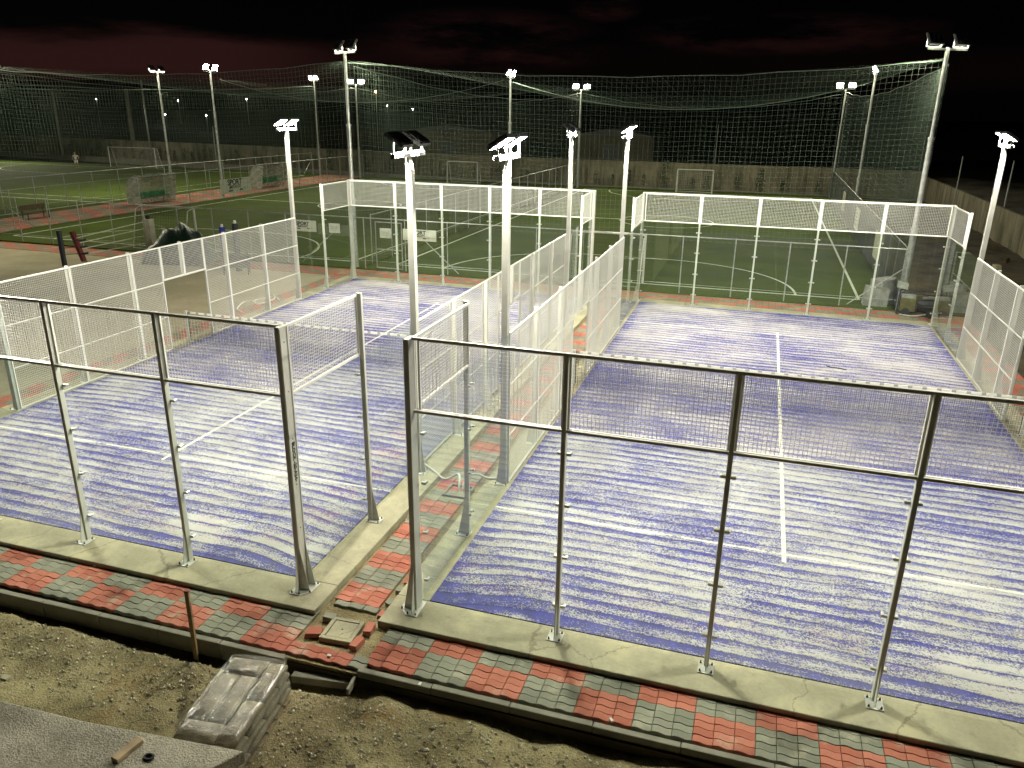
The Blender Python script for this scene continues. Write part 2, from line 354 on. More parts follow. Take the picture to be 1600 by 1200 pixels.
# ------------------------------------------------------------------ mesh helper
class MB:
    def __init__(s): s.v = []; s.f = []; s.mi = []
    def quad(s, *ids, mi=0): s.f.append(ids); s.mi.append(mi)
    def box(s, x0, x1, y0, y1, z0, z1, mi=0, mtx=None):
        b = len(s.v)
        for z in (z0, z1):
            for (x, y) in ((x0, y0), (x1, y0), (x1, y1), (x0, y1)):
                p = Vector((x, y, z)); s.v.append(tuple(mtx @ p if mtx else p))
        for q in ((0, 3, 2, 1), (4, 5, 6, 7), (0, 1, 5, 4), (1, 2, 6, 5), (2, 3, 7, 6), (3, 0, 4, 7)):
            s.quad(*(b+i for i in q), mi=mi)
        return s
    def bar(s, p0, p1, w, h=None, mi=0, up=Vector((0, 0, 1))):
        p0 = Vector(p0); p1 = Vector(p1); h = h or w
        d = (p1-p0).normalized()
        if abs(d.dot(up)) > .98: up = Vector((0, 1, 0))
        a = d.cross(up).normalized()*w/2; c = a.cross(d).normalized()*h/2
        b = len(s.v)
        for p in (p0, p1):
            for q in (-a-c, a-c, a+c, -a+c): s.v.append(tuple(p+q))
        for q in ((0, 3, 2, 1), (4, 5, 6, 7), (0, 1, 5, 4), (1, 2, 6, 5), (2, 3, 7, 6), (3, 0, 4, 7)):
            s.quad(*(b+i for i in q), mi=mi)
        return s
    def tube(s, pts, rad, n=8, mi=0, cap=True):
        pts = [Vector(p) for p in pts]; b = len(s.v)
        rr = rad if isinstance(rad, (list, tuple)) else [rad]*len(pts)
        for i, p in enumerate(pts):
            d = (pts[min(i+1, len(pts)-1)]-pts[max(i-1, 0)]).normalized()
            up = Vector((0, 0, 1)) if abs(d.z) < .95 else Vector((0, 1, 0))
            a = d.cross(up).normalized(); c = a.cross(d)
            for k in range(n):
                th = 2*math.pi*k/n; s.v.append(tuple(p+rr[i]*(a*math.cos(th)+c*math.sin(th))))
        for i in range(len(pts)-1):
            for k in range(n):
                k2 = (k+1) % n
                s.quad(b+i*n+k, b+i*n+k2, b+(i+1)*n+k2, b+(i+1)*n+k, mi=mi)
        if cap:
            s.quad(*range(b+n-1, b-1, -1), mi=mi); e = b+(len(pts)-1)*n; s.quad(*range(e, e+n), mi=mi)
        return s
    def poly(s, pts, ext, mi=0):
        """closed outline pts extruded by vector ext"""
        b = len(s.v); n = len(pts); e = Vector(ext)
        s.v += [tuple(p) for p in pts]+[tuple(Vector(p)+e) for p in pts]
        s.quad(*range(n-1, -1, -1), mi=mi); s.quad(*range(b+n, b+2*n), mi=mi) if b == 0 else s.quad(*[b+n+i for i in range(n)], mi=mi)
        if b: s.f[-2] = tuple(b+i for i in range(n-1, -1, -1))
        for i in range(n):
            j = (i+1) % n; s.quad(b+i, b+j, b+n+j, b+n+i, mi=mi)
        return s
    def mesh(s, name, mats):
        me = bpy.data.meshes.new(name); me.from_pydata(s.v, [], s.f)
        for mt in (mats if isinstance(mats, (list, tuple)) else [mats]): me.materials.append(mt)
        me.polygons.foreach_set('material_index', s.mi); me.update(); return me
    def build(s, name, mats, parent=None, loc=(0, 0, 0), smooth=False, rot=None):
        me = s.mesh(name, mats)
        if smooth: me.polygons.foreach_set('use_smooth', [True]*len(me.polygons))
        return link(name, me, parent, loc, rot)

def link(name, me, parent=None, loc=(0, 0, 0), rot=None):
    o = bpy.data.objects.new(name, me); COL.objects.link(o); o.location = loc
    if rot: o.rotation_euler = rot
    if parent: o.parent = parent
    return o
def bevel(o, w=.01, seg=1):
    bm = bmesh.new(); bm.from_mesh(o.data)
    bmesh.ops.bevel(bm, geom=[e for e in bm.edges if e.calc_face_angle(0) > .6], offset=w, segments=seg, affect='EDGES', profile=.5)
    bm.to_mesh(o.data); bm.free(); return o
def tag(o, label, cat, group=None, kind=None):
    o['label'] = label; o['category'] = cat
    if group: o['group'] = group
    if kind: o['kind'] = kind
    return o
def struct(o, label=None):
    o['kind'] = 'structure'
    if label: o['label'] = label
    return o
def thing(name, label, cat, loc=(0, 0, 0), rz=0., group=None):
    o = bpy.data.objects.new(name, None); COL.objects.link(o); o.location = loc; o.rotation_euler = (0, 0, rz)
    o.empty_display_size = .2
    return tag(o, label, cat, group)
def kids(o): return [c for c in bpy.data.objects if c.parent is o]
def dup(o, loc=None, rz=None, label=None, parent=None):
    c = o.copy(); COL.objects.link(c)
    if parent is not None: c.parent = parent
    if loc is not None: c.location = loc
    if rz is not None: c.rotation_euler = (0, 0, rz)
    if label: c['label'] = label
    for ch in kids(o): dup(ch, parent=c)
    return c
_txt = {}
def text(s, size, name, mt, parent, mtx, bold=0.):
    cu = bpy.data.curves.new('lettering', 'FONT'); cu.body = s; cu.size = size; cu.align_x = 'CENTER'; cu.align_y = 'CENTER'
    cu.extrude = .003; cu.offset = bold
    o = bpy.data.objects.new('lettering', cu); COL.objects.link(o)
    dg = bpy.context.evaluated_depsgraph_get()
    me = bpy.data.meshes.new_from_object(o.evaluated_get(dg)); bpy.data.objects.remove(o); bpy.data.curves.remove(cu)
    me.materials.clear(); me.materials.append(mt); me.transform(mtx)
    return link(name, me, parent)

# ------------------------------------------------------------------ ground
def sheet(name, x0, x1, y0, y1, z, mt, th=.05, lab=None):
    cx, cyy = (x0+x1)/2, (y0+y1)/2
    o = MB().box(x0-cx, x1-cx, y0-cyy, y1-cyy, -th, 0).build(name, mt, None, (cx, cyy, z))
    return struct(o, lab)

LX, LY = -11.93, -.08        # left court origin; right court at 0,0
sheet('terrain', -900, 900, -300, 1500, -.62, M['terrain'], .2)
sheet('subsoil', -14, 25, -1.56, 22.4, -.16, M['soil'], .3)
o = sheet('concrete_yard', -34.5, -13.35, -8, 20.6, -.10, M['yard'], .3)
sheet('paved_border', -34.5, -13.3, 20.6, 22.05, -.085, M['check'], .3)
sheet('side_paving', -13.3, -12.52, -1.0, 20.75, -.075, M['check'], .2)
sheet('back_paving', -13.3, 10.6, 20.62, 22.05, -.06, M['check'], .2)
sheet('right_paving', 10.55, 11.5, -1.0, 22.05, -.075, M['check'], .2)
sheet('path', -40.9, -36.1, 10, 67, -.02, M['check_path'], .3)
GZ = -.012
sheet('football_field', -35.9, -12.85, 22.05, 66.5, GZ, M['grass'], .3)
sheet('football_field', -12.75, 9.6, 22.05, 66.5, GZ, M['grass'], .3)
sheet('football_field', -108, -41.0, 8, 68, GZ, M['grass'], .3)
# rough soil right of the courts
def rough(name, x0, x1, y0, y1, z0, st, amp, mt, sc=1.):
    nx, ny = int((x1-x0)/st)+1, int((y1-y0)/st)+1; b = MB()
    for j in range(ny):
        for i in range(nx):
            x = x0+(x1-x0)*i/(nx-1); y = y0+(y1-y0)*j/(ny-1)
            h = noise.fractal(Vector((x*sc, y*sc, 1.3)), 1., 2., 5)*amp
            b.v.append((x, y, z0(x, y)+h if callable(z0) else z0+h))
    for j in range(ny-1):
        for i in range(nx-1): b.quad(j*nx+i, j*nx+i+1, (j+1)*nx+i+1, (j+1)*nx+i)
    return struct(b.build(name, mt, smooth=True))
rough('soil_ground', 9.65, 17.6, 22.0, 68, -.06, .3, .07, M['soil'], .6)
rough('soil_ground', 11.52, 17.6, -1, 22.0, -.10, .25, .07, M['soil'], .6)
def dz(x, y):
    t = min(1, max(0, (-1.72-y)/.22)); t = t*t*(3-2*t)
    return -.36+.12*t+.09*min(1, max(0, (x+.4)/.5))*(1-t)-.02*max(0, -3-y)
rough('ground', -10, 14, -8.5, -1.5, dz, .05, .06, M['dirt'], 1.7)

# concrete beam round each court and the turf inside it
def court_ground(ox, oy, side_l, side_r):
    for nm, (x0, x1, y0, y1) in dict(front=(-side_l, 10+side_r, -.60, .06), back=(-side_l, 10+side_r, 19.94, 20.55), left=(-side_l, .06, .06, 19.94), right=(9.94, 10+side_r, .06, 19.94)).items():
        o = sheet('foundation_slab', ox+x0, ox+x1, oy+y0, oy+y1, 0, M['beam'], .13)
        bevel(o, .008)
    me = MB().box(0.06, 9.94, .06, 19.94, -.1, .012)
    o = me.build('court_surface', M['turf'], None, (ox, oy, 0)); struct(o)
court_ground(LX, LY, .56, .53); court_ground(0, 0, .45, .55)

# football lines -------------------------------------------------
def lines(name, x0, x1, y0, y1, w=.10, arc=6., goal=1.5, mid=True):
    b = MB(); z0, z1 = GZ-.01, GZ+.008; cx = (x0+x1)/2; cyy = (y0+y1)/2; h = w/2
    b.box(x0-h, x0+h, y0, y1, z0, z1); b.box(x1-h, x1+h, y0, y1, z0, z1)
    b.box(x0+h, x1-h, y0-h, y0+h, z0, z1); b.box(x0+h, x1-h, y1-h, y1+h, z0, z1)
    if mid: b.box(x0+h, x1-h, cyy-h, cyy+h, z0, z1)
    def ring(cx, cyy, rad, a0, a1, n=36, dz=.002):
        base = len(b.v)
        for i in range(n+1):
            a = a0+(a1-a0)*i/n
            for q, zz in ((rad-h, z1+dz), (rad+h, z1+dz)): b.v.append((cx+q*math.cos(a), cyy+q*math.sin(a), zz))
        for i in range(n): b.quad(base+2*i, base+2*i+1, base+2*i+3, base+2*i+2)
    ring(cx, cyy, 3., 0, 2*math.pi, 48)
    for (yy, sg) in ((y0, 1), (y1, -1)):
        ring(cx-goal, yy, arc, math.pi/2 if sg > 0 else math.pi, math.pi if sg > 0 else 1.5*math.pi)
        ring(cx+goal, yy, arc, 0 if sg > 0 else 1.5*math.pi, math.pi/2 if sg > 0 else 2*math.pi)
        b.box(cx-goal, cx+goal, yy+sg*arc-h, yy+sg*arc+h, z1-.01, z1+.0015)
    struct(b.build(name, M['line']))
lines('field_markings', -34.4, -13.9, 23.4, 63.4)
lines('field_markings', -11.62, 8.05, 23.4, 63.5)
lines('field_markings', -92., -42.2, 14., 65., .12, 9., 3.)

# block paving with wavy blocks ---------------------------------
def paving(name, cells, z):
    BA, BB, gap, nw, amp = .2333, .1175, .0026, 6, .011
    b = MB()
    rnd = random.Random(3)
    for (x0, y0, nx, ny, mi) in cells:
        for j in range(ny):
            for i in range(nx):
                ax, ay = x0+i*BA, y0+j*BB; dzz = rnd.uniform(-.004, .004); base = len(b.v)
                tx, ty = rnd.uniform(-.012, .012), rnd.uniform(-.012, .012)
                for (ins, zz) in ((gap, -.05), (gap, -.005), (gap+.004, 0.)):
                    for side in (0, 1):
                        for k in range(nw+1):
                            q = k/nw; xx = ax+ins+(BA-2*ins)*q
                            wv = amp*math.sin(2*math.pi*q)
                            yy = ay+(ins if side == 0 else BB-ins)+wv
                            b.v.append((xx, yy, z+zz+dzz+tx*(q-.5)*.4+ty*(side-.5)*.3))
                n1 = nw+1
                L = lambda lv, sd, k: base+lv*2*n1+sd*n1+k
                for k in range(nw): b.quad(L(2, 0, k), L(2, 0, k+1), L(2, 1, k+1), L(2, 1, k), mi=mi)
                for lv in (0, 1):
                    for k in range(nw):
                        b.quad(L(lv, 0, k), L(lv, 0, k+1), L(lv+1, 0, k+1), L(lv+1, 0, k), mi=mi)
                        b.quad(L(lv, 1, k+1), L(lv, 1, k), L(lv+1, 1, k), L(lv+1, 1, k+1), mi=mi)
                    b.quad(L(lv, 1, 0), L(lv, 0, 0), L(lv+1, 0, 0), L(lv+1, 1, 0), mi=mi)
                    b.quad(L(lv, 0, nw), L(lv, 1, nw), L(lv+1, 1, nw), L(lv+1, 0, nw), mi=mi)
    return struct(b.build(name, [M['blk_red'], M['blk_grey']]))
PZ = -.072
cells = []
CW, CH = .70, .47
def row(xs, n, yb, sgn, par):
    for i in range(n):
        for j in range(2):
            cells.append((xs+sgn*i*CW if sgn > 0 else xs-(i+1)*CW, yb+j*CH, 3, 4, (i+j+par) % 2))
row(-.26, 16, -1.47+.10, 1, 0)           # right court front (two cell rows)
row(-1.38, 10, -1.55+.06, -1, 0)         # left court front
# strip between the courts
for j in range(44):
    cells.append((-1.325, -.47+j*CH+.235, 3, 4, j % 2))
# around the manhole
cells += [(-1.38, -1.49, 5, 3, 0), (-1.38+.2333*3, -1.36, 2, 2, 1)]
cells = [c for c in cells if not (c[0] < -.3 and c[0] > -1.39 and c[1] < -.6)]
cells += [(-1.375, -1.485, 4, 2, 0), (-.44, -1.485, 1, 2, 1), (-1.29, -.35, 3, 1, 1)]
paving('block_paving', cells, PZ)
struct(MB().box(-1.42, -.26, -1.54, 20.5, -.30, -.115).build('sand_bed', M['dirt']))

# kerb stones
def kerb(x0, y0, x1, y1, z, h, n, lab, w=.09):
    for i in range(n):
        p = Vector((x0, y0)).lerp(Vector((x1, y1)), i/n); q = Vector((x0, y0)).lerp(Vector((x1, y1)), (i+1)/n)
        L = (q-p).length-.008; ang = math.atan2(q.y-p.y, q.x-p.x); c = (p+q)/2
        o = MB().box(-L/2, L/2, -w/2, w/2, -h, 0).build('kerb_stone', M['kerb'], None, (c.x, c.y, z+random.uniform(-.004, .004)), rot=(random.uniform(-.015, .015), 0, ang+random.uniform(-.004, .004)))
        bevel(o, .012, 2); tag(o, lab, 'kerb stone', 'kerb stones edging the block paving')
kerb(-9.25, -1.70, -1.28, -1.60, -.055, .26, 8, 'grey concrete kerb stone in the row left of the manhole')
kerb(-.27, -1.50, 11., -1.43, -.06, .26, 11, 'grey concrete kerb stone in the row right of the manhole')
o = MB().box(-.40, .40, -.055, .055, -.12, .0).build('kerb_stone', M['kerb'], None, (-.75, -1.62, -.22), rot=(.05, -.02, .12))
bevel(o, .012, 2); tag(o, 'loose low kerb stone lying in the gap between the two kerb rows behind the pallet', 'kerb stone')
o = MB().box(-.02, .02, -.30, .1, -.10, 0).build('kerb_stone', M['kerb'], None, (-.30, -1.50, -.14), rot=(0, 0, .1)); bevel(o, .008)
tag(o, 'narrow broken kerb end on edge between the loose kerb stone and the right kerb row', 'kerb stone')

# ------------------------------------------------------------------ courts
def grid_panel(b, ax, a0, a1, z0, z1, off, st=.05, wr=.0019, frame=.0, hor=True):
    """welded wire grid in the plane of axis ax ('x' or 'y')"""
    P = (lambda a, o, z: (a, o, z)) if ax == 'x' else (lambda a, o, z: (o, a, z))
    n = int(round((a1-a0)/st)); k = int(round((z1-z0)/st))
    for i in range(1, n):
        a = a0+(a1-a0)*i/n; b.bar(P(a, off-.0022, z0), P(a, off-.0022, z1), wr*2)
    for j in range(1, k):
        z = z0+(z1-z0)*j/k; b.bar(P(a0, off+.0024, z), P(a1, off+.0024, z), wr*2)
    return b

def base_plate(parent, x, y, wx, wy, name='base_plate'):
    b = MB().box(x-wx/2, x+wx/2, y-wy/2, y+wy/2, .001, .013)
    o = b.build(name, M['white'], parent)
    for sx in (-1, 1):
        for sy in (-1, 1):
            c = (x+sx*(wx/2-.028), y+sy*(wy/2-.028))
            bb = MB().tube([(c[0], c[1], .012), (c[0], c[1], .032)], .013, 6); bb.tube([(c[0], c[1], .032), (c[0], c[1], .05)], .007, 6)
            link_o = bb.build('bolt', M['bolt'], parent)
    return o

GL = .012
def end_wall(name, label):
    """local: court inside at +y, x 0..10, glass in the plane y=0"""
    T = thing(name, label, 'glass wall', group='glass end walls of the courts')
    for i in range(6):
        x = 2*i; corner = i in (0, 5)
        if not corner:
            b = MB().box(x-.03, x+.03, -.125, -.03, .012, 4.02)
            b.poly([(x-.006, -.125, .013), (x-.006, -.235, .013), (x-.006, -.225, .06), (x-.006, -.125, .62)], (.012, 0, 0))
            b.box(x-.012, x+.012, -.03, -.014, .05, 3.0)
            p = b.build('post', M['white'], T); bevel(p, .006)
            base_plate(p, x, -.15, .20, .22)
        else:
            s = -1 if i == 0 else 1; cx = x+s*.055
            b = MB().box(cx-.035, cx+.035, -.215, -.015, .012, 4.02)
            b.box(min(cx+s*.035, cx+s*.045), max(cx+s*.035, cx+s*.045), -.210, -.185, .02, 4.0); b.box(min(cx+s*.035, cx+s*.045), max(cx+s*.035, cx+s*.045), -.045, -.02, .02, 4.0)
            b.poly([(cx-s*.006, -.215, .013), (cx-s*.006, -.33, .013), (cx-s*.006, -.32, .07), (cx-s*.006, -.215, .72)], (s*.012, 0, 0))
            for yy in (-.046, -.210): b.poly([(cx+s*.045, yy, .013), (cx+s*.165, yy, .013), (cx+s*.155, yy, .07), (cx+s*.045, yy, .72)], (0, .012, 0))
            p = b.build('post', M['white'], T); bevel(p, .005)
            pl = MB()
            pl.poly([(cx-s*.09, -.36, .001), (cx+s*.08, -.36, .001), (cx+s*.21, -.23, .001), (cx+s*.21, .015, .001), (cx-s*.09, .015, .001)][::s], (0, 0, .012)).build('base_plate', M['white'], p)
            for (qx, qy) in ((cx-s*.06, -.33), (cx+s*.06, -.33), (cx+s*.185, -.24), (cx+s*.185, -.01)):
                MB().tube([(qx, qy, .012), (qx, qy, .032)], .013, 6).tube([(qx, qy, .032), (qx, qy, .05)], .007, 6).build('bolt', M['bolt'], p)
            for zz in (.35, 1.0, 1.7, 2.4, 3.1, 3.8):
                MB().tube([(cx+s*.034, -.115, zz), (cx+s*.043, -.115, zz)], .008, 6).build('bolt', M['bolt'], p)
        for zz in (.42, 1.18, 1.95, 2.68):
            for sg in (-1, 1):
                if 0 <= i+(sg-1)/2 < 5: MB().tube([(x+sg*.075, -.045, zz), (x+sg*.075, .022, zz)], .021, 10).box(x+min(sg*.03, sg*.085), x+max(sg*.03, sg*.085), -.05, -.02, zz-.018, zz+.018).build('glass_clamp', M['silver'], p)
    for i in range(5):
        x0, x1 = 2*i+.006, 2*i+1.994
        MB().box(x0, x1, -.013, -.001, .012, 2.99).build('glass_pane', M['glass'], T)
        b = MB(); grid_panel(b, 'x', 2*i+.03, 2*i+1.97, 3.04, 3.98, -.045)
        for zz in (3.0, 3.965): b.box(2*i+.03, 2*i+1.97, -.06, -.025, zz, zz+.035)
        b.box(2*i+.03, 2*i+.055, -.058, -.027, 3.035, 3.965); b.box(2*i+1.945, 2*i+1.97, -.058, -.027, 3.035, 3.965)
        b.build('mesh_panel', M['wire'], T)
    for zz in (3.0, 3.99):
        MB().box(-.05, 10.05, -.115, -.075, zz, zz+.035).build('rail', M['white'], T)
    return T

def side_fence(name, label):
    """local: court inside at +x, along y 0..20, glass in the plane x=0, middle at y=10"""
    T = thing(name, label, 'court fence', group='side fences of the courts')
    def post(y, h, gus=True, z0=.012):
        b = MB().box(-.125, -.045, y-.03, y+.03, z0, h)
        if gus: b.poly([(-.125, y-.006, .013), (-.25, y-.006, .013), (-.24, y-.006, .06), (-.125, y-.006, .66)], (0, .012, 0))
        p = b.build('post', M['white'], T); bevel(p, .005)
        if gus: base_plate(p, -.16, y, .24, .20)
        return p
    for y, h in ((2, 4.02), (6, 3.02), (8, 3.02), (12, 3.02), (14, 3.02), (18, 4.02)):
        p = post(y, h)
        if h > 3.5:
            for zz in (.42, 1.18, 1.95, 2.68):
                for s in (-1, 1): MB().tube([(-.045, y+s*.075, zz), (.018, y+s*.075, zz)], .017, 8).box(-.05, -.02, min(y+s*.03, y+s*.09), max(y+s*.03, y+s*.09), zz-.014, zz+.014).build('glass_clamp', M['silver'], p)
    post(10, 3.02, False, 2.05)
    for y0, y1 in ((0, 2), (2, 4), (16, 18), (18, 20)):
        MB().box(-.013, -.001, y0+.008, y1-.008, .012, 2.99).build('glass_pane', M['glass'], T)
    for y0, y1 in ((0, 2), (18, 20)):
        b = MB(); grid_panel(b, 'y', y0+.03, y1-.03, 3.04, 3.98, -.045)
        for zz in (3.0, 3.965): b.box(-.06, -.025, y0+.03, y1-.03, zz, zz+.035)
        for yy in (y0+.03, y1-.055): b.box(-.058, -.027, yy, yy+.025, 3.035, 3.965)
        b.build('mesh_panel', M['wire'], T)
    def panel(y0, y1, z0, z1, mids=()):
        b = MB(); grid_panel(b, 'y', y0+.03, y1-.03, z0+.03, z1-.03, -.018, wr=.0025)
        b.box(-.034, -.001, y0+.004, y0+.034, z0, z1); b.box(-.034, -.001, y1-.034, y1-.004, z0, z1)
        b.box(-.035, -.002, y0+.034, y1-.034, z0, z0+.035); b.box(-.035, -.002, y0+.034, y1-.034, z1-.035, z1)
        for zz in mids: b.box(-.030, -.004, y0+.034, y1-.034, zz-.012, zz+.012)
        b.build('mesh_panel', M['wire'], T)
    for y0, y1 in ((4, 6), (6, 8), (12, 14), (14, 16)): panel(y0, y1, .02, 3., (1., 2.))
    panel(8, 9.1, .02, 3., (1., 2.)); panel(10.9, 12, .02, 3., (1., 2.)); panel(9.1, 10, 2.05, 3.); panel(10, 10.9, 2.05, 3.)
    b = MB().box(-.06, -.036, 9.07, 9.1, .02, 2.05).box(-.06, -.036, 10.9, 10.93, .02, 2.05).box(-.06, -.036, 9.1, 10.9, 2.02, 2.05)
    b.build('door_frame', M['white'], T)
    return T

PI = math.pi
e0 = end_wall('glass_end_wall', 'near glass end wall of the right court, dark slim posts and mesh strip on top')
e0.location = (0, 0, 0)
dup(e0, (10, 20, 0), PI, 'far glass end wall of the right court, in front of the generator')
dup(e0, (LX, LY, 0), 0, 'near glass end wall of the left court, with stencilled writing on its corner post')
dup(e0, (LX+10, LY+20, 0), PI, 'far glass end wall of the left court, in front of gate and small signs')
s0 = side_fence('mesh_side_fence', 'left side fence of the right court, mesh and glass beside the narrow strip of paving')
dup(s0, (10, 20, 0), PI, 'right side fence of the right court, white mesh cut by the right photo edge')
dup(s0, (LX, LY, 0), 0, 'left side fence of the left court, white mesh with open doorway to the concrete yard')
dup(s0, (LX+10, LY+20, 0), PI, 'right side fence of the left court, mesh beside the narrow strip of paving')
# stencilled text on the corner post of the left court
for o in bpy.data.objects:
    if o.parent and o.parent.get('label', '').startswith('near glass end wall of the left') and o.name.startswith('post') and max(v.co.x for v in o.data.vertices) > 10:
        text('BLOCK -20-A24-', .085, 'lettering', M['ink'], o, Matrix.Translation((10.0945, -.115, 2.05)) @ Matrix.Rotation(R(90), 4, 'Z') @ Matrix.Rotation(R(90), 4, 'X') @ Matrix.Rotation(R(-90), 4, 'Z'), .002)

def padel_net(label, ox, oy):
    T = thing('court_net', label, 'net', (ox, oy+10, 0), group='nets across the courts')
    for x in (-.16, 10.16):
        p = MB().box(x-.04, x+.04, -.04, .04, .012, .95).build('net_post', M['white'], T); bevel(p, .006)
        base_plate(p, x, 0, .16, .16)
        MB().tube([(x+(.06 if x < 0 else -.06), 0, .05), (x+(.06 if x < 0 else -.06), 0, .92)], .012, 6).build('net_rod', M['black'], p)
    def top(x): return .92-.04*(1-abs(x-5)/5.1)
    b = MB(); n = 222
    for i in range(n+1):
        x = -.08+10.16*i/n; sk = .03*math.sin(i*1.7)
        b.bar((x, 0, top(x)-.04), (x+.01*math.sin(i), sk*.5-.02, .02), .0035)
    for j in range(1, 20):
        q = j/20; pr = None
        for k in range(17):
            x = -.08+10.16*k/16; p = (x, -.02*(1-q), .02+(top(x)-.06)*q)
            if pr: b.bar(pr, p, .0035)
            pr = p
    b.build('net_mesh', M['net_black'], T)
    hem = MB()
    for i in range(150):                                     # ruffled hem lying on the sand
        x = -.05+10.1*i/150
        hem.bar((x, -.02, .05), (x+random.uniform(-.05, .03), -.02-random.uniform(.02, .11), .018), .006)
    hem.build('net_hem', M['net_black'], T)
    b = MB(); seg = 34
    for i in range(seg):                                     # white tape with a grey tie at every seam, one strip
        x0, x1 = -.1+10.2*i/seg, -.1+10.2*(i+1)/seg; xm = x0+.09
        b.bar((x0, 0, top(x0)-.02), (xm, 0, top(xm)-.02), .024, .057, mi=1)
        b.bar((xm, 0, top(xm)-.02), (x1, 0, top(x1)-.02), .02, .055)
    b.build('net_tape', [M['tape'], M['tape_grey']], T)
    return T
padel_net('low black net with white tape across the right court, behind the near glass wall', 0, 0)
padel_net('low black net with white tape across the left court, by the open doorway', LX, LY)

# floodlight head used on the court lamps: faces local +x and down
def head_lens(parent, y, lens, tilt, z, w=.40, h=.36, x=0., powered=True):
    m4 = Matrix.Translation((x, y, z)) @ Matrix.Rotation(tilt, 4, 'Y')
    b = MB().box(-.045, .0, -w/2, w/2, -h/2, h/2, mtx=m4)
    for k in range(9): b.box(-.075, -.045, -w/2+.02+k*(w-.04)/8-.004, -w/2+.02+k*(w-.04)/8+.004, -h/2+.03, h/2-.03, mtx=m4)
    b.box(.0, .012, -w/2, -w/2+.02, -h/2, h/2, mtx=m4).box(.0, .012, w/2-.02, w/2, -h/2, h/2, mtx=m4).box(.0, .012, -w/2+.02, w/2-.02, -h/2, -h/2+.02, mtx=m4).box(.0, .012, -w/2+.02, w/2-.02, h/2-.02, h/2, mtx=m4)
    hd = b.build('floodlight', M['dark'], parent)
    bb = len(b.v)
    q = MB(); pts = [m4 @ Vector((.004, a*(w/2-.022), c*(h/2-.022))) for a, c in ((-1, -1), (1, -1), (1, 1), (-1, 1))]
    q.v = [tuple(p) for p in pts]; q.quad(0, 1, 2, 3)
    q.build('lens', lens, hd)
    br = MB()
    for s in (-1, 1): br.bar(m4 @ Vector((-.02, s*(w/2+.012), 0)), (x-.0, y+s*(w/2+.012), z-h/2-.02), .03, .008)
    br.bar((x, y-w/2-.012, z-h/2-.02), (x, y+w/2+.012, z-h/2-.02), .03, .008)
    br.build('bracket', M['silver'], hd)
    return hd

def court_lamp(label, loc, rz):
    T = thing('court_floodlight', label, 'floodlight', loc, rz, 'floodlights on square poles round the courts')
    b = MB().box(-.06, .06, -.06, .06, .014, 5.75)
    b.poly([(-.06, -.06, 5.75), (.06, -.06, 5.75), (.06, -.06, 5.98), (.0, -.06, 5.98)], (0, .12, 0))
    p = b.build('pole', M['white'], T); bevel(p, .006)
    base_plate(p, -.03, 0, .26, .24)
    g = MB()
    g.poly([(-.06, -.006, .014), (-.15, -.006, .014), (-.14, -.006, .07), (-.06, -.006, .7)], (0, .012, 0)).build('gusset', M['white'], p)
    MB().box(-.04, .05, -.55, .55, 5.98, 6.06).build('crossbar', M['white'], T)
    MB().box(-.03, .04, .56, .66, 5.97, 6.05).build('camera_box', M['black'], T)
    for y in (-.35, .35): head_lens(T, y, M['lens'], R(58), 6.25, .44, .38, .03)
    for y in (-.30, .30): MB().box(-.10, -.045, y-.14, y+.14, 5.985, 6.05).build('driver_box', M['silver'], T)
    return T
OUT = -.10
L0 = court_lamp('floodlight pole at the near left of the right court, lit lamps facing right', (OUT, 4, 0), 0)
lamps = [((OUT, 16), 0, 'lit floodlight pole at the far left corner of the right court'),
         ((10-OUT, 4), PI, 'floodlight pole at the near right of the right court, outside the photo frame'),
         ((10-OUT, 16), PI, 'lit floodlight pole at the far right of the right court, against the side boundary wall'),
         ((LX+OUT, LY+4), 0, 'floodlight pole at the near left of the left court, outside the photo frame'),
         ((LX+OUT, LY+16), 0, 'lit floodlight pole at the far left of the left court, right of the dugouts'),
         ((LX+10-OUT, LY+4), PI, 'tall floodlight pole between the courts with black lamp backs towards the viewer, facing left'),
         ((LX+10-OUT, LY+16), PI, 'floodlight pole at the far right of the left court, showing dark lamp backs')]
for (x, y), rz, lab in lamps: dup(L0, (x, y, 0), rz, lab)

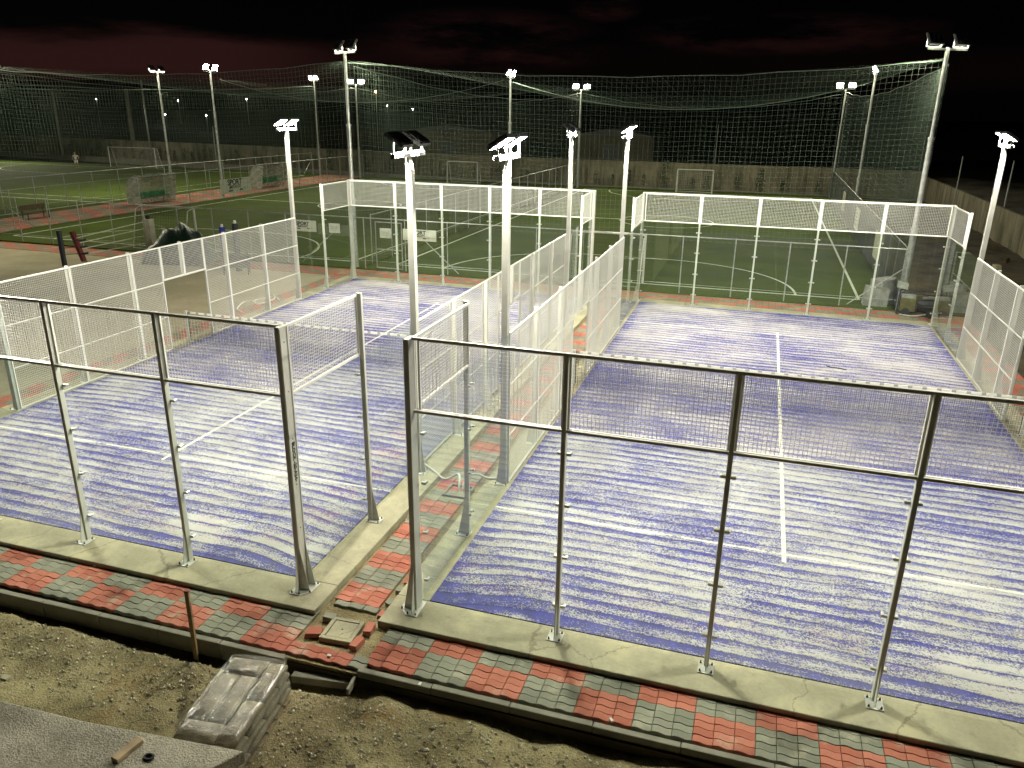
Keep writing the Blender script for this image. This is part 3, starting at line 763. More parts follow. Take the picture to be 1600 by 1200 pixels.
# ------------------------------------------------------------------ football field equipment
def mast(label, x, y, h, rz, lens='lens_field'):
    """tapered steel mast, lamps face local +x"""
    T = thing('floodlight_mast', label, 'floodlight mast', (x, y, 0), rz, 'steel floodlight masts round the football fields')
    z1, z2 = h*.33, h*.68
    b = MB().tube([(0, 0, -.05), (0, 0, z1)], .115, 12).tube([(0, 0, z1), (0, 0, z2)], .09, 12).tube([(0, 0, z2), (0, 0, h+.05)], .065, 12)
    p = b.build('pole', M['galv'], T, smooth=False)
    for zz, rr in ((z1, .135), (z2, .108)): MB().tube([(0, 0, zz-.05), (0, 0, zz+.05)], rr, 12).build('collar', M['galv'], p)
    MB().bar((0, -.75, h), (0, .75, h), .06).build('crossbar', M['galv'], T)
    for yy in (-.52, .52): head_lens(T, yy, M[lens], R(34), h+.30, .55, .42, .05)
    return T
MB_ = [('tall steel mast at the far left corner of the left court, carrying the ball net', -13.1, 22.3, 8.9, R(60)),
       ('tall steel mast beside the generator behind the right court, at the net edge', 9.35, 22.3, 8.85, R(120)),
       ('steel mast halfway along the fence between the two small fields', -12.5, 43., 8.75, R(0)),
       ('steel mast with lit lamp pair at far end of fence between the small fields', -12.6, 64.3, 8.55, R(-60)),
       ('steel mast halfway down the right edge of the small field, right of the leaning twin', 9.7, 45.5, 9.05, R(180)),
       ('steel mast at the far right corner of the small field, left of its taller twin', 9.65, 64.6, 8.75, R(-120)),
       ('steel mast with lit lamps behind the padded sign on the red path', -36.6, 44.2, 9.2, R(0)),
       ('steel mast at the far left corner of the left small field, thin lit lamps', -35.4, 64.6, 8.9, R(-60)),
       ('steel mast on the red path with lamps turned to the large field', -40.9, 43.6, 9.1, R(180), 'lens_big'),
       ('steel mast at the far end of the red path with a single bright lamp', -41.0, 66.2, 9.3, R(-120)),
       ('steel mast at near left corner of the left small field, outside the frame', -35.3, 22.6, 8.9, R(60)),
       ('steel mast lighting the concrete yard from its far left corner, outside the frame', -35.4, 20.6, 8.9, R(-42)),
       ('steel mast at the far left of the large field, outside the frame', -88.5, 67.5, 9.2, R(-45), 'lens_big')]
for a in MB_: mast(*a)

def pole_only(label, x, y, z0, h, rad, mt, group='bare poles standing along the far wall'):
    b = MB().tube([(0, 0, z0), (0, 0, h*.5), (0, 0, h)], [rad, rad*.9, rad*.75], 10)
    o = b.build('pole', M[mt], None, (x, y, 0), smooth=True); return tag(o, label, 'pole', group)
pole_only('thin pale pole at the far wall, left of the unlit mast', -70., 74.5, -.6, 9.6, .12, 'galv')
pole_only('thick concrete pole behind the far wall, left of the thin pale one', -77.5, 80., -.6, 8.7, .30, 'kerb')
pole_only('faint dim pole beyond the far wall at the left photo edge', -90., 80., -.6, 8.4, .22, 'kerb')
pole_only('slim dark pole beyond the far wall, above the goal of the right small field', -.9, 75., -.6, 5.7, .07, 'grey_paint')
pole_only('slim dark pole against the side boundary wall, left of the court floodlight', 16.6, 52., -.6, 4.2, .05, 'grey_paint')
pole_only('slim dark pole leaning over the side boundary wall, just left of the lit court floodlight', 17.6, 44., -.6, 4.4, .05, 'grey_paint')
pole_only('dark thin pole in front of the far wall between the two left masts', -58., 71.5, -.6, 4.5, .07, 'grey_paint')

# nets ------------------------------------------------------------
def strand(b, pts, w):
    for p, q in zip(pts, pts[1:]): b.bar(p, q, w)
def wall_net(label, p0, p1, h0, h1, sag, zb=2.2, st=.19, w=.0040, edge=.022, belly=.35):
    p0 = Vector((*p0, 0)); p1 = Vector((*p1, 0)); L = (p1-p0).length; nrm = Vector((-(p1-p0).y, (p1-p0).x, 0)).normalized()
    n = int(L/st); b = MB(); mz = 7; k = int((max(h0, h1)-zb)/st)
    def P(s, v):
        top = h0+(h1-h0)*s-sag*4*s*(1-s)
        z = zb+(top-zb)*v
        return p0.lerp(p1, s)+nrm*(belly*math.sin(math.pi*v)*math.sin(math.pi*s)*(.6+.4*math.sin(9*s)))+Vector((0, 0, z+.03*math.sin(37*s+4*v)))
    for i in range(n+1):
        s = i/n; strand(b, [P(s, j/mz) for j in range(mz+1)], w)
    ns = max(10, int(L/1.3))
    for j in range(k+1):
        strand(b, [P(i/ns, j/k) for i in range(ns+1)], w)
    strand(b, [P(i/ns, 1.)+Vector((0, 0, .01)) for i in range(ns+1)], edge)
    o = b.build('ball_net', M['net_green'], None); return tag(o, label, 'net', 'ball nets hung between the masts')
wall_net('tall green ball net right behind the two courts, hung between the two nearest masts', (-13.1, 22.3), (9.35, 22.3), 8.55, 8.5, .55)
wall_net('tall ball net left of the nearest mast, along the front of the left small field', (-35.3, 22.6), (-13.25, 22.3), 8.5, 8.55, .5)
wall_net('ball net over the fence between the two small fields, sagging from its middle mast', (-12.8, 22.5), (-12.55, 64.3), 8.4, 8.3, .9, 2.3, .24, .0035)
wall_net('ball net along the right edge of the right small field', (9.5, 22.5), (9.75, 64.5), 8.4, 8.5, .6, 2.3, .24, .0035)
wall_net('far ball net behind the goal of the right small field', (-12.5, 64.6), (9.6, 64.8), 8.3, 8.4, 1.25, 2.2, .24, .0042)
wall_net('far ball net behind the goal of the left small field', (-35.3, 64.8), (-12.7, 64.6), 8.6, 8.3, 1.2, 2.2, .24, .0042)
wall_net('ball net along the red path beside the left small field, sagging towards its lit mast', (-35.6, 23.), (-35.5, 64.6), 8.5, 8.6, .9, 2.3, .24, .0035)
wall_net('ball net between the red path and the large field', (-41.2, 10.), (-41.1, 66.), 8.6, 8.8, .9, 2.3, .26, .0042)
wall_net('far ball net behind the goal of the large field', (-100., 73.), (-41.2, 66.6), 8.8, 8.8, .5, 2.2, .28, .005)
def roof_net(label, x0, x1, y0, y1, h, sag0, sag1, st=.45, w=.0012):
    b = MB()
    def P(s, v):
        sg = sag0+(sag1-sag0)*math.sin(math.pi*min(1, v*.98+.02))
        return Vector((x0+(x1-x0)*s, y0+(y1-y0)*v, h-sg*4*s*(1-s)))
    nx, ny = int((x1-x0)/st), int((y1-y0)/st)
    for i in range(nx+1): strand(b, [P(i/nx, j/16) for j in range(17)], w)
    for j in range(ny+1): strand(b, [P(i/14, j/ny) for i in range(15)], w)
    strand(b, [P(i/20, .5)+Vector((0, 0, .02)) for i in range(21)], .03)
    o = b.build('ball_net', M['net_green'], None); return tag(o, label, 'net', 'ball nets hung between the masts')
roof_net('sagging roof net over the right small field, between four masts', -12.9, 9.5, 22.6, 64.4, 8.6, .5, 1.7)
roof_net('sagging roof net over the left small field', -35.3, -13.1, 22.6, 64.4, 8.6, .5, 1.5)

def fence(label, p0, p1, h, sp, braces=(), mesh_st=.14, w=.0025, zb=0., skip=()):
    p0 = Vector((*p0, 0)); p1 = Vector((*p1, 0)); L = (p1-p0).length; d = (p1-p0)/L
    T = thing('chain_link_fence', label, 'fence', tuple(p0), math.atan2(d.y, d.x), 'low mesh fences round the football fields')
    n = int(round(L/sp))
    for i in range(n+1):
        MB().tube([(L*i/n, 0, zb-.1), (L*i/n, 0, h)], .024, 8).build('post', M['galv'], T)
    MB().tube([(-.03, -.03, h-.03), (L+.03, -.03, h-.03)], .021, 8).build('top_rail', M['galv'], T)
    MB().tube([(0, -.03, .35), (L, -.03, .35)], .008, 6).build('wire', M['galv'], T)
    for (a, s) in braces:
        MB().tube([(a, .03, 1.5), (a+s*1.7, .03, .05)], .02, 8).build('brace', M['galv'], T)
    b = MB(); k = int(h/mesh_st); nn = int(L/mesh_st)
    for i in range(1, nn): b.bar((L*i/nn, .02, .05), (L*i/nn, .02, h-.05), w)
    for j in range(k): b.bar((0, .024, .05+j*mesh_st), (L, .024, .05+j*mesh_st), w)
    b.build('wire_mesh', M['fence_wire'], T)
    return T
FF = fence('low mesh fence right behind the courts, with a gate and small white signs', (-34.3, 22.15), (9.2, 22.15), 2.25, 2.02, ((9.2+34.3, -1), (24.5, 1), (20.2, -1)), .10, .0012)
fence('low mesh fence separating the two small fields', (-12.75, 23.2), (-12.75, 65.), 2.25, 2.1, ((41.8, -1),))
fence('low mesh fence along the right edge of the right small field, hung with boards', (9.25, 22.4), (9.6, 66.), 2.25, 2.1, (), .12, .012)
fence('low mesh fence between the red path and the left small field', (-35.75, 22.3), (-35.75, 66.), 2.25, 2.4, ((2., 1), (30., -1)))
fence('low mesh fence between the red path and the large field', (-42.4, 10.), (-42.4, 67.), 2.2, 2.5, ((57., -1),))
# gate in the front fence
G = thing('gate', 'tube framed mesh gate in the fence behind the left court, left of the larger sign', 'gate', (-11.95, 22.09, 0), 0)
MB().bar((0, 0, .05), (0, 0, 2.1), .04).bar((1.25, 0, .05), (1.25, 0, 2.1), .04).bar((0, 0, 2.08), (1.25, 0, 2.08), .04).bar((0, 0, .9), (1.25, 0, .9), .04).bar((0, 0, .08), (1.25, 0, .08), .04).build('gate_frame', M['galv'], G)
grid_panel(MB(), 'x', .03, 1.22, .1, 2.05, 0., .12, .002).build('wire_mesh', M['fence_wire'], G)

def sign(name, label, x0, x1, z0, z1, y, lines_, rz=0., loc=None, mt='sign', grp=None):
    w, h = x1-x0, z1-z0
    T = thing(name, label, 'sign', loc or ((x0+x1)/2, y, (z0+z1)/2), rz, grp)
    MB().box(-w/2, w/2, 0, .02, -h/2, h/2).build('board', M[mt], T)
    for (s, sz, px, pz, mm, bo) in lines_:
        if s == '-':                                         # a thick rule
            MB().box(px-sz/2, px+sz/2, -.006, -.0005, pz-bo/2, pz+bo/2).build('rule', M[mm], T)
        else:
            text(s, sz, 'lettering', M[mm], T, Matrix.Translation((px, -.004, pz)) @ Matrix.Rotation(R(90), 4, 'X'), bo)
    return T
def sponsor(k): return [('SPORT', .60*k, -.15*k, .26*k, 'ink', .018*k), ('IMPIANTI', .37*k, -.15*k, -.10*k, 'ink', .004*k), ('-', .5*k, -.75*k, -.36*k, 'ink', .10*k), ('-', .4*k, .6*k, -.33*k, 'ink', .10*k), ('ITB', .16*k, 1.05*k, -.28*k, 'ink_grey', 0)]
sign('sponsor_sign', 'large white sign with black SPORT IMPIANTI lettering on the red path fence between the dugouts', -1.95, 1.95, -.55, .55, 0, sponsor(1.), PI/2, (-35.68, 44.7, .86))
sign('sponsor_sign', 'white SPORT sign half hidden behind the lamp pole, on the fence behind the left court', -.78, .78, -.24, .24, 0, sponsor(.4), 0, (-9.85, 22.06, 1.62))
sign('sponsor_sign', 'dim grey sign with dark lettering on the fence, left of the left court corner', -.62, .62, -.25, .25, 0, sponsor(.36), 0, (-15.5, 22.06, 1.72))
for lab, x, z in (('small blank white notice on the gate behind the left court', -11.45, 1.62), ('small pale notice on the fence, seen through the end panel of the left court', -13.95, 1.7)):
    sign('notice', lab, -.27, .27, -.21, .21, 0, [('-', .38, 0, .05, 'ink_grey', .012), ('-', .38, 0, -.02, 'ink_grey', .012), ('-', .3, -.04, -.09, 'ink_grey', .012)], 0, (x, 22.04, z), 'sign', 'small notices on the mesh fence')
for i, (yy, lab) in enumerate(((30., 'plain pinkish board on the right field fence, nearest of three'), (40., 'white board with rows of dark print on the right field fence, middle of three'), (50., 'plain pinkish board on the right field fence, farthest of three'))):
    sign('board', lab, -.9, .9, -.6, .6, 0, [('-', .7, -.2, .3-.2*k, 'ink_grey', .05) for k in range(4)] if i == 1 else [], -PI/2, (9.18+(yy-22)*.008, yy, 1.15), 'sign' if i == 1 else 'cream')

def goal(label, cx, y, w, h, s, x_label=None):
    T = thing('football_goal', label, 'goal', (cx, y, 0), 0 if s > 0 else PI, 'white football goals')
    b = MB(); hw = w/2
    for x in (-hw, hw): MB().tube([(x, 0, 0), (x, 0, h)], .05, 10).build('goal_post', M['white'], T)
    MB().tube([(-hw, 0, h), (hw, 0, h)], .05, 10).build('crossbar', M['white'], T)
    for x in (-hw, hw): MB().tube([(x, 0, h), (x, .45, h-.1), (x, .95, .02)], .022, 8).build('stay', M['white'], T)
    MB().tube([(-hw, .95, .02), (hw, .95, .02)], .022, 8).build('ground_bar', M['white'], T)
    n = MB(); st = .15; k = int(w/st)
    for i in range(k+1):
        x = -hw+w*i/k; strand(n, [(x, .03, h), (x, .46, h-.12), (x, .72, .9), (x, .95, .05)], .007)
    for j in range(14):
        q = j/13; z = .05+(h-.1)*q; yy = .95-.5*q; n.bar((-hw, yy, z), (hw, yy, z), .007)
        for x in (-hw, hw): n.bar((x, 0, z), (x, yy, z), .007)
    n.build('goal_net', M['net_black'] if s < 0 else M['rope'], T)
    return T
goal('white goal at the near end of the left small field, behind the cream ring post', -24.1, 23.5, 3.1, 2., -1)
goal('white goal at near end of right small field, net showing between the courts', -1.85, 23.4, 3., 2., -1)
goal('small white goal at the far end of the left small field', -23.8, 63.5, 3.1, 2., 1)
goal('small white goal at the far end of the right small field', -1.8, 63.5, 3.1, 2., 1)
goal('larger white goal of the large field, right of the running person', -64.5, 65.3, 6.4, 2.2, 1)

# dugouts -----------------------------------------------------------
def dugout(label, x, y, L):
    T = thing('dugout', label, 'dugout', (x, y, 0), 0, 'team dugouts on the red path')
    prof = [(-.75, 0.), (-.80, .8), (-.70, 1.4), (-.35, 1.85), (.15, 2.05), (.65, 2.05)]
    pts = []
    for i in range(len(prof)-1):
        for k in range(4):
            q = k/4; pts.append((prof[i][0]*(1-q)+prof[i+1][0]*q, prof[i][1]*(1-q)+prof[i+1][1]*q))
    pts.append(prof[-1])
    b = MB(); n = len(pts)
    for yy in (-L/2, L/2):
        for p in pts: b.v.append((p[0], yy, p[1]))
    for i in range(n-1): b.quad(i, i+1, n+i+1, n+i)
    c = b.build('canopy', M['poly'], T, smooth=True)
    so = c.modifiers.new('s', 'SOLIDIFY'); so.thickness = .012
    for yy in (-L/2, -L/6, L/6, L/2):
        MB().tube([(p[0]-.01, yy, p[1]+.02) for p in pts], .025, 6).build('rib', M['galv'], T)
    for yy in (-L/2, L/2):
        e = MB(); e.v = [(p[0], yy, p[1]) for p in pts]+[(.3, yy, 0.)]; e.quad(*range(len(e.v)))
        w = e.build('end_panel', M['poly'], T); so = w.modifiers.new('s', 'SOLIDIFY'); so.thickness = .01
    k = int(L/.55)
    for i in range(k):
        yy = -L/2+.35+i*(L-.7)/(k-1)
        MB().box(-.45, -.05, yy-.21, yy+.21, .42, .46).box(-.50, -.45, yy-.21, yy+.21, .42, .80).build('seat', M['green_plastic'], T)
    MB().bar((-.25, -L/2+.1, .39), (-.25, L/2-.1, .39), .05).bar((-.25, -L/3, 0), (-.25, -L/3, .39), .05).bar((-.25, L/3, 0), (-.25, L/3, .39), .05).build('bench_frame', M['galv'], T)
dugout('clear domed dugout with green seats, nearer of the two, left of the sponsor sign', -38.3, 38.6, 3.6)
dugout('clear domed dugout with green seats, farther of the two, right of the sponsor sign', -37.9, 52.6, 3.6)
def bench(label, x, y, rz):
    T = thing('bench', label, 'bench', (x, y, 0), rz, 'benches on the red path')
    MB().box(-.9, .9, -.2, .2, .42, .46).build('seat', M['bark'], T); MB().box(-.9, .9, .2, .24, .55, .85).build('backrest', M['bark'], T)
    for xx in (-.75, .75): MB().bar((xx, -.18, 0), (xx, -.18, .42), .04).bar((xx, .22, 0), (xx, .22, .85), .04).build('leg', M['black'], T)
bench('dark bench on the red path, right of the other bench', -38.9, 29., PI/2)
bench('dark bench on the red path at the left edge of the photo', -38.9, 24.6, PI/2)

# boundary walls ----------------------------------------------------
def wall_seg(b, p, q, h, th=.22):
    d = Vector((q[0]-p[0], q[1]-p[1], 0)); L = d.length; a = math.atan2(d.y, d.x)
    m4 = Matrix.Translation((p[0], p[1], 0)) @ Matrix.Rotation(a, 4, 'Z')
    b.box(0, L, 0, th, -.7, h, mtx=m4)
b = MB()
P = [(-125, 87.), (-45, 73.2), (-13.5, 68.2), (17.2, 67.2)]
for i in range(3): wall_seg(b, P[i], P[i+1], 2.3)
FW = thing('boundary_wall', 'long grey concrete wall along the far side of all the fields', 'wall', (0, 0, 0)); b.build('wall_panel', M['wall'], FW)
c = MB()
for i in range(3): wall_seg(c, (P[i][0], P[i][1]-1.4), (P[i+1][0], P[i+1][1]-1.4), .06 if i else .06, .12)
c.build('kerb', M['kerb'], FW)
b = MB(); wall_seg(b, (17.2, 66.9), (17.2, 2.), 1.85)
RW = thing('boundary_wall', 'concrete side wall running towards the viewer on the right, with earth banked above', 'wall', (0, 0, 0)); b.build('wall_panel', M['wall'], RW)
rough('soil_bank', 17.45, 40, 2, 68, lambda x, y: 1.75-.02*(x-17), .8, .25, M['soil'], .3)
rough('hill', -300, 300, 110, 420, lambda x, y: -1+.012*(y-110)+2.5*math.sin(x*.013)+1.2*math.sin(x*.05), 12., 1.5, M['terrain'], .02)
# pale low buildings beyond the wall
def building(label, x, y, w, dpt, h):
    T = thing('warehouse', label, 'building', (x, y, -.6), 0, 'low buildings beyond the far wall')
    MB().box(-w/2, w/2, 0, dpt, 0, h).build('wall', M['yard'], T)
    MB().poly([(-w/2-.3, -.3, h+.01), (w/2+.3, -.3, h+.01), (0, -.3, h+1.)][::1], (0, dpt+.6, 0)).build('roof', M['grey_paint'], T)
    MB().box(-1.5, 1.5, -.04, -.005, 0, 2.8).build('door', M['grey_paint'], T)
building('dim pale low building beyond the far wall, above the left small goal', -42., 105., 14., 10., 4.2)
building('dim pale low building beyond the far wall, right of the middle masts', -18., 110., 12., 10., 4.)

# far street lamps
for (px, py, D, col, lab) in ((150, 155, 220, 'lens_far', 'far white street lamp, leftmost of the distant lights'), (278, 157, 260, 'lens_far', 'far white street lamp just right of the unlit mast'), (322, 180, 200, 'lens_far', 'far white street lamp lowest of the distant lights'), (258, 179, 240, 'lens_far', 'far white street lamp beside the unlit mast shaft'), (385, 155, 280, 'lens_far', 'faint far street lamp left of the single lit mast'), (587, 143, 240, 'lens_orange', 'far orange street lamp right of the near mast'), (605, 165, 300, 'lens_far', 'tiny far street lamp below the orange one'), (645, 170, 320, 'lens_far', 'tiny far street lamp, rightmost of the distant lights')):
    dr = f+(px-800)/FPX*r2+(600-py)/FPX*u2
    tt = D/dr.y; p = CAM+dr*tt
    T = thing('street_lamp', lab, 'street lamp', (p.x, p.y, -1.), 0, 'distant street lamps beyond the wall')
    MB().tube([(0, .2, 0), (0, .2, p.z+1.3)], .1, 6).build('pole', M['grey_paint'], T)
    k = .26 if col == 'lens_orange' else .13
    MB().box(-k*1.2, k*1.2, -k*.5, .3, p.z+1+k*.8, p.z+1+k*1.1).build('lamp_hood', M['dark'], T)
    MB().tube([(0, 0, p.z+1-k*.7), (0, 0, p.z+1), (0, 0, p.z+1+k*.7)], [k*.6, k, k*.6], 8).build('bulb', M[col], T)

# shrubs along the wall ---------------------------------------------
def shrub_mesh(seed, h, w, n):
    rn = random.Random(seed); b = MB()
    for i in range(n):
        z = h*rn.random()**.8; rad = w*(1-.55*z/h)*math.sqrt(rn.random()); a = rn.random()*6.283
        c = Vector((rad*math.cos(a), rad*math.sin(a), z+.03)); s = rn.uniform(.07, .15)
        d = Vector((math.cos(a)*.6+rn.uniform(-.5, .5), math.sin(a)*.6+rn.uniform(-.5, .5), rn.uniform(.2, 1.3))).normalized()*s
        e = d.cross(Vector((rn.uniform(-1, 1), rn.uniform(-1, 1), rn.uniform(-1, 1)))).normalized()*s*.3
        k = len(b.v); b.v += [tuple(c-d*.5), tuple(c+e), tuple(c+d*.7), tuple(c-e)]; b.quad(k, k+1, k+2, k+3)
    return b
protos = []
for sd in range(4):
    T = thing('shrub', 'small dark leafy shrub in the row growing along the foot of the far wall', 'shrub', (0, 0, 0), 0, 'shrubs along the foot of the far wall')
    shrub_mesh(sd, 1.1+.2*sd, .28+.06*sd, 150).build('foliage', M['leaf'], T)
    MB().tube([(0, 0, -.05), (.02, 0, .5)], .025, 6).tube([(0, 0, .2), (-.12, .05, .7)], .015, 5).build('stem', M['bark'], T)
    protos.append(T)
def wally(x):
    for i in range(3):
        if P[i][0] <= x <= P[i+1][0]: return P[i][1]+(P[i+1][1]-P[i][1])*(x-P[i][0])/(P[i+1][0]-P[i][0])
    return 67
xs = []; x = -92.
rn = random.Random(5)
while x < 9: xs.append(x); x += rn.uniform(.9, 2.2) if x < -45 else rn.uniform(1.3, 3.4)
for i, x in enumerate(xs):
    src = protos[i % 4]; loc = (x, wally(x)-rn.uniform(.35, .8), 0)
    if i < 4: o = src; o.location = loc
    else: o = dup(src, loc, rn.uniform(0, 6))
    k = rn.uniform(.7, 1.25); o.scale = (k, k, k*rn.uniform(.8, 1.2))

# ------------------------------------------------------------------ person on the large field
def person(label, loc, rz):
    J = [((0, 0, .95), .13), ((0, 0, 1.15), .125), ((0, 0, 1.36), .15), ((0, -.01, 1.50), .065), ((0, -.02, 1.58), .07), ((0, -.03, 1.68), .10), ((0, -.03, 1.76), .075),
         ((.10, 0, .88), .095), ((.13, -.10, .50), .065), ((.13, .05, .10), .042), ((.14, -.10, .04), .035),
         ((-.10, 0, .88), .095), ((-.13, .04, .48), .065), ((-.14, .12, .10), .042), ((-.15, -.02, .04), .035),
         ((.19, 0, 1.40), .06), ((.36, .06, 1.20), .045), ((.20, -.06, 1.02), .036), ((.16, -.08, .98), .030),
         ((-.19, 0, 1.40), .06), ((-.33, .05, 1.16), .045), ((-.26, -.14, .98), .036), ((-.25, -.18, .93), .030)]
    E = [(0, 1), (1, 2), (2, 3), (3, 4), (4, 5), (5, 6), (0, 7), (7, 8), (8, 9), (9, 10), (0, 11), (11, 12), (12, 13), (13, 14), (2, 15), (15, 16), (16, 17), (17, 18), (2, 19), (19, 20), (20, 21), (21, 22)]
    T = thing('person', label, 'person', loc, rz)
    def skin(name, js, es, mt, grow=0.):
        me = bpy.data.meshes.new(name); me.from_pydata([Vector(j[0]) for j in js], es, [])
        o = bpy.data.objects.new(name, me); COL.objects.link(o)
        md = o.modifiers.new('skin', 'SKIN'); md.use_smooth_shade = True
        for v, j in zip(me.skin_vertices[0].data, js): v.radius = (j[1]+grow, j[1]+grow)
        me.skin_vertices[0].data[0].use_root = True
        o.modifiers.new('sub', 'SUBSURF').levels = 2; o.modifiers['sub'].render_levels = 2
        dg = bpy.context.evaluated_depsgraph_get(); m2 = bpy.data.meshes.new_from_object(o.evaluated_get(dg)); bpy.data.objects.remove(o)
        m2.materials.clear(); m2.materials.append(mt); return link(name, m2, T)
    skin('body', J, E, M['skin'])
    skin('shirt', [((0, 0, .93), .14), ((0, 0, 1.15), .135), ((0, 0, 1.38), .155), ((.19, 0, 1.40), .075), ((.30, .04, 1.27), .065), ((-.19, 0, 1.40), .075), ((-.28, .03, 1.25), .065)], [(0, 1), (1, 2), (2, 3), (3, 4), (2, 5), (5, 6)], M['cloth_white'], .015)
    skin('shorts', [((0, 0, .97), .14), ((.10, 0, .86), .11), ((.125, -.07, .58), .09), ((-.10, 0, .86), .11), ((-.125, .02, .56), .09)], [(0, 1), (1, 2), (0, 3), (3, 4)], M['cloth_white'], .012)
    skin('hair', [((0, -.01, 1.72), .10), ((0, .03, 1.78), .06), ((0, .06, 1.68), .06)], [(0, 1), (0, 2)], M['hair'], .006)
    for s in (-1, 1): MB().tube([(s*.035, -.135, 1.69), (s*.035, -.128, 1.69)], .012, 6).build('eye', M['ink'], T)
    MB().tube([(0, -.125, 1.69), (0, -.155, 1.655)], [.010, .016], 6).build('nose', M['skin'], T)
person('person in white shirt and shorts standing with hands at the waist on the large field', (-68.8, 61.6, GZ), R(25))

# ------------------------------------------------------------------ boxing ring corner and yard clutter at the left
Rg = thing('boxing_ring', 'ropes and padded navy, dark red and cream corner posts standing in the yard', 'boxing ring', (-25.4, 18.1, -.1))
MB().tube([(0, 0, 0), (0, 0, 1.58)], .11, 10).build('corner_post', M['navy'], Rg)['label'] = 'navy padded corner post'
MB().bar((-.12, 1.2, .0), (-.58, 1.25, 1.32), .18, .18).build('corner_post', M['redpad'], Rg)['label'] = 'dark red padded corner post leaning over'
MB().box(.62, 1.0, 4.35, 4.7, .15, 1.58).build('corner_post', M['cream'], Rg)['label'] = 'cream padded corner post'
MB().tube([(.81, 4.52, 0), (.81, 4.52, 1.75)], .09, 10).build('post_core', M['black'], Rg)
for z0, z1 in ((1.15, 1.45), (.9, 1.12), (.62, .78), (.35, .42)):
    MB().tube([(-.40, 1.25, z0-.1), (.65, 4.40, z1)], .022, 6).build('rope', M['rope'], Rg)
for zz in (1.1, .8, .5):
    MB().tube([(.05, .1, zz), (.3, 1.0, zz-.05)], .015, 6).tube([(.25, .8, zz-.06), (.32, 1.08, zz-.06)], .05, 6).build('turnbuckle', M['black'], Rg)
MB().bar((.85, 4.5, 1.4), (3.1, 7., .0), .02).build('rope', M['rope'], Rg)
# covered heap
b = MB(); n = 16
for j in range(n+1):
    for i in range(n+1):
        a, c = i/n*2-1, j/n*2-1
        e = max(abs(a), abs(c)); h = 1.25*(1-max(0, e-.45)/.55)**.6 if e < 1 else 0.
        h *= .85+.25*math.sin(3*a+1.)+.07*math.sin(9*a+5*c)
        b.v.append((a*1.45, c*1.0, max(0., h*(1.22-.30*a))))
for j in range(n):
    for i in range(n): k = j*(n+1)+i; b.quad(k, k+1, k+n+2, k+n+1)
o = b.build('covered_heap', M['tarp'], None, (-21.4, 20.9, -.085), smooth=True, rot=(0, 0, .2)); tag(o, 'heap covered by a dark green tarpaulin beside the cream ring post', 'tarpaulin')
def bollard(label, x, y, h, mt):
    T = thing('padded_post', label, 'post', (x, y, -.1), 0, 'padded posts behind the left court fence')
    MB().tube([(0, 0, 0), (0, 0, h-.12)], .13, 10).build('pad', M[mt], T); MB().tube([(0, 0, h-.12), (0, 0, h)], [.07, .05], 8).build('cap', M['white'], T)
bollard('blue padded post with white cap just above the mesh fence top', -18.3, 20., 2.0, 'blue')
bollard('black padded post with white cap right of the blue one', -17.62, 20., 2.2, 'navy')
T = thing('trestle_sign', 'dark trestle board standing in the yard behind the mesh', 'sign', (-17.3, 19.4, -.1), .5)
MB().bar((-.5, -.25, 0), (-.5, 0, .9), .04).bar((.5, -.25, 0), (.5, 0, .9), .04).bar((-.5, .25, 0), (-.5, 0.04, .9), .04).bar((.5, .25, 0), (.5, .04, .9), .04).build('leg', M['black'], T); MB().box(-.6, .6, -.15, -.12, .3, .85).build('board', M['dark'], T)

# hoses / conduits on the beam by the doorways
def hose(label, pts, rad=.02, mt='hose', cat='conduit', grp=None):
    P_ = [Vector(p) for p in pts]; out = []
    for i in range(len(P_)-1):
        a, b_, c, d_ = P_[max(i-1, 0)], P_[i], P_[i+1], P_[min(i+2, len(P_)-1)]
        for k in range(6):
            q = k/6; out.append(.5*((2*b_)+(c-a)*q+(2*a-5*b_+4*c-d_)*q*q+(3*b_-a-3*c+d_)*q**3))
    out.append(P_[-1])
    o = MB().tube(out, rad, 8).build('conduit', M[mt], None, smooth=True); return tag(o, label, cat, grp)
hose('pale bent conduit running from the left court beam into the open pit', [(-2.0, 4.35, .02), (-1.6, 4.05, .022), (-1.25, 3.85, -.03), (-.98, 3.85, .12), (-.86, 3.62, .05), (-.85, 3.5, -.3)], .024)
hose('pale bent conduit running from the right court beam into the open pit', [(-.12, 4.25, .02), (-.4, 4.05, .03), (-.62, 4.0, .1), (-.72, 3.8, .16), (-.77, 3.6, .03), (-.78, 3.5, -.3)], .024)
hose('pale coiled conduit lying on the yard paving by the left court fence', [(-12.7, 15.6, -.04), (-13.1, 15.9, -.03), (-13.5, 15.3, -.03), (-13.0, 14.7, .0), (-12.8, 15.4, .03), (-13.3, 16.1, .02)], .03)
hose('pale conduit bundle left of the other coil by the left court fence', [(-12.9, 13.6, -.04), (-13.3, 13.9, -.03), (-13.7, 14.8, -.03), (-13.4, 15.0, .0)], .03)
T = thing('cable_pit', 'open concrete cable pit in the paving strip with two conduits', 'cable pit', (-.83, 3.5, -.06))
w = MB()
for (x0, x1, y0, y1) in ((-.24, .24, -.24, -.20), (-.24, .24, .20, .24), (-.24, -.20, -.20, .20), (.20, .24, -.20, .20)): w.box(x0, x1, y0, y1, -.2, .03)
w.build('rim', M['kerb'], T); MB().box(-.20, .20, -.20, .20, -.04, -.02).build('pit_floor', M['soil'], T)

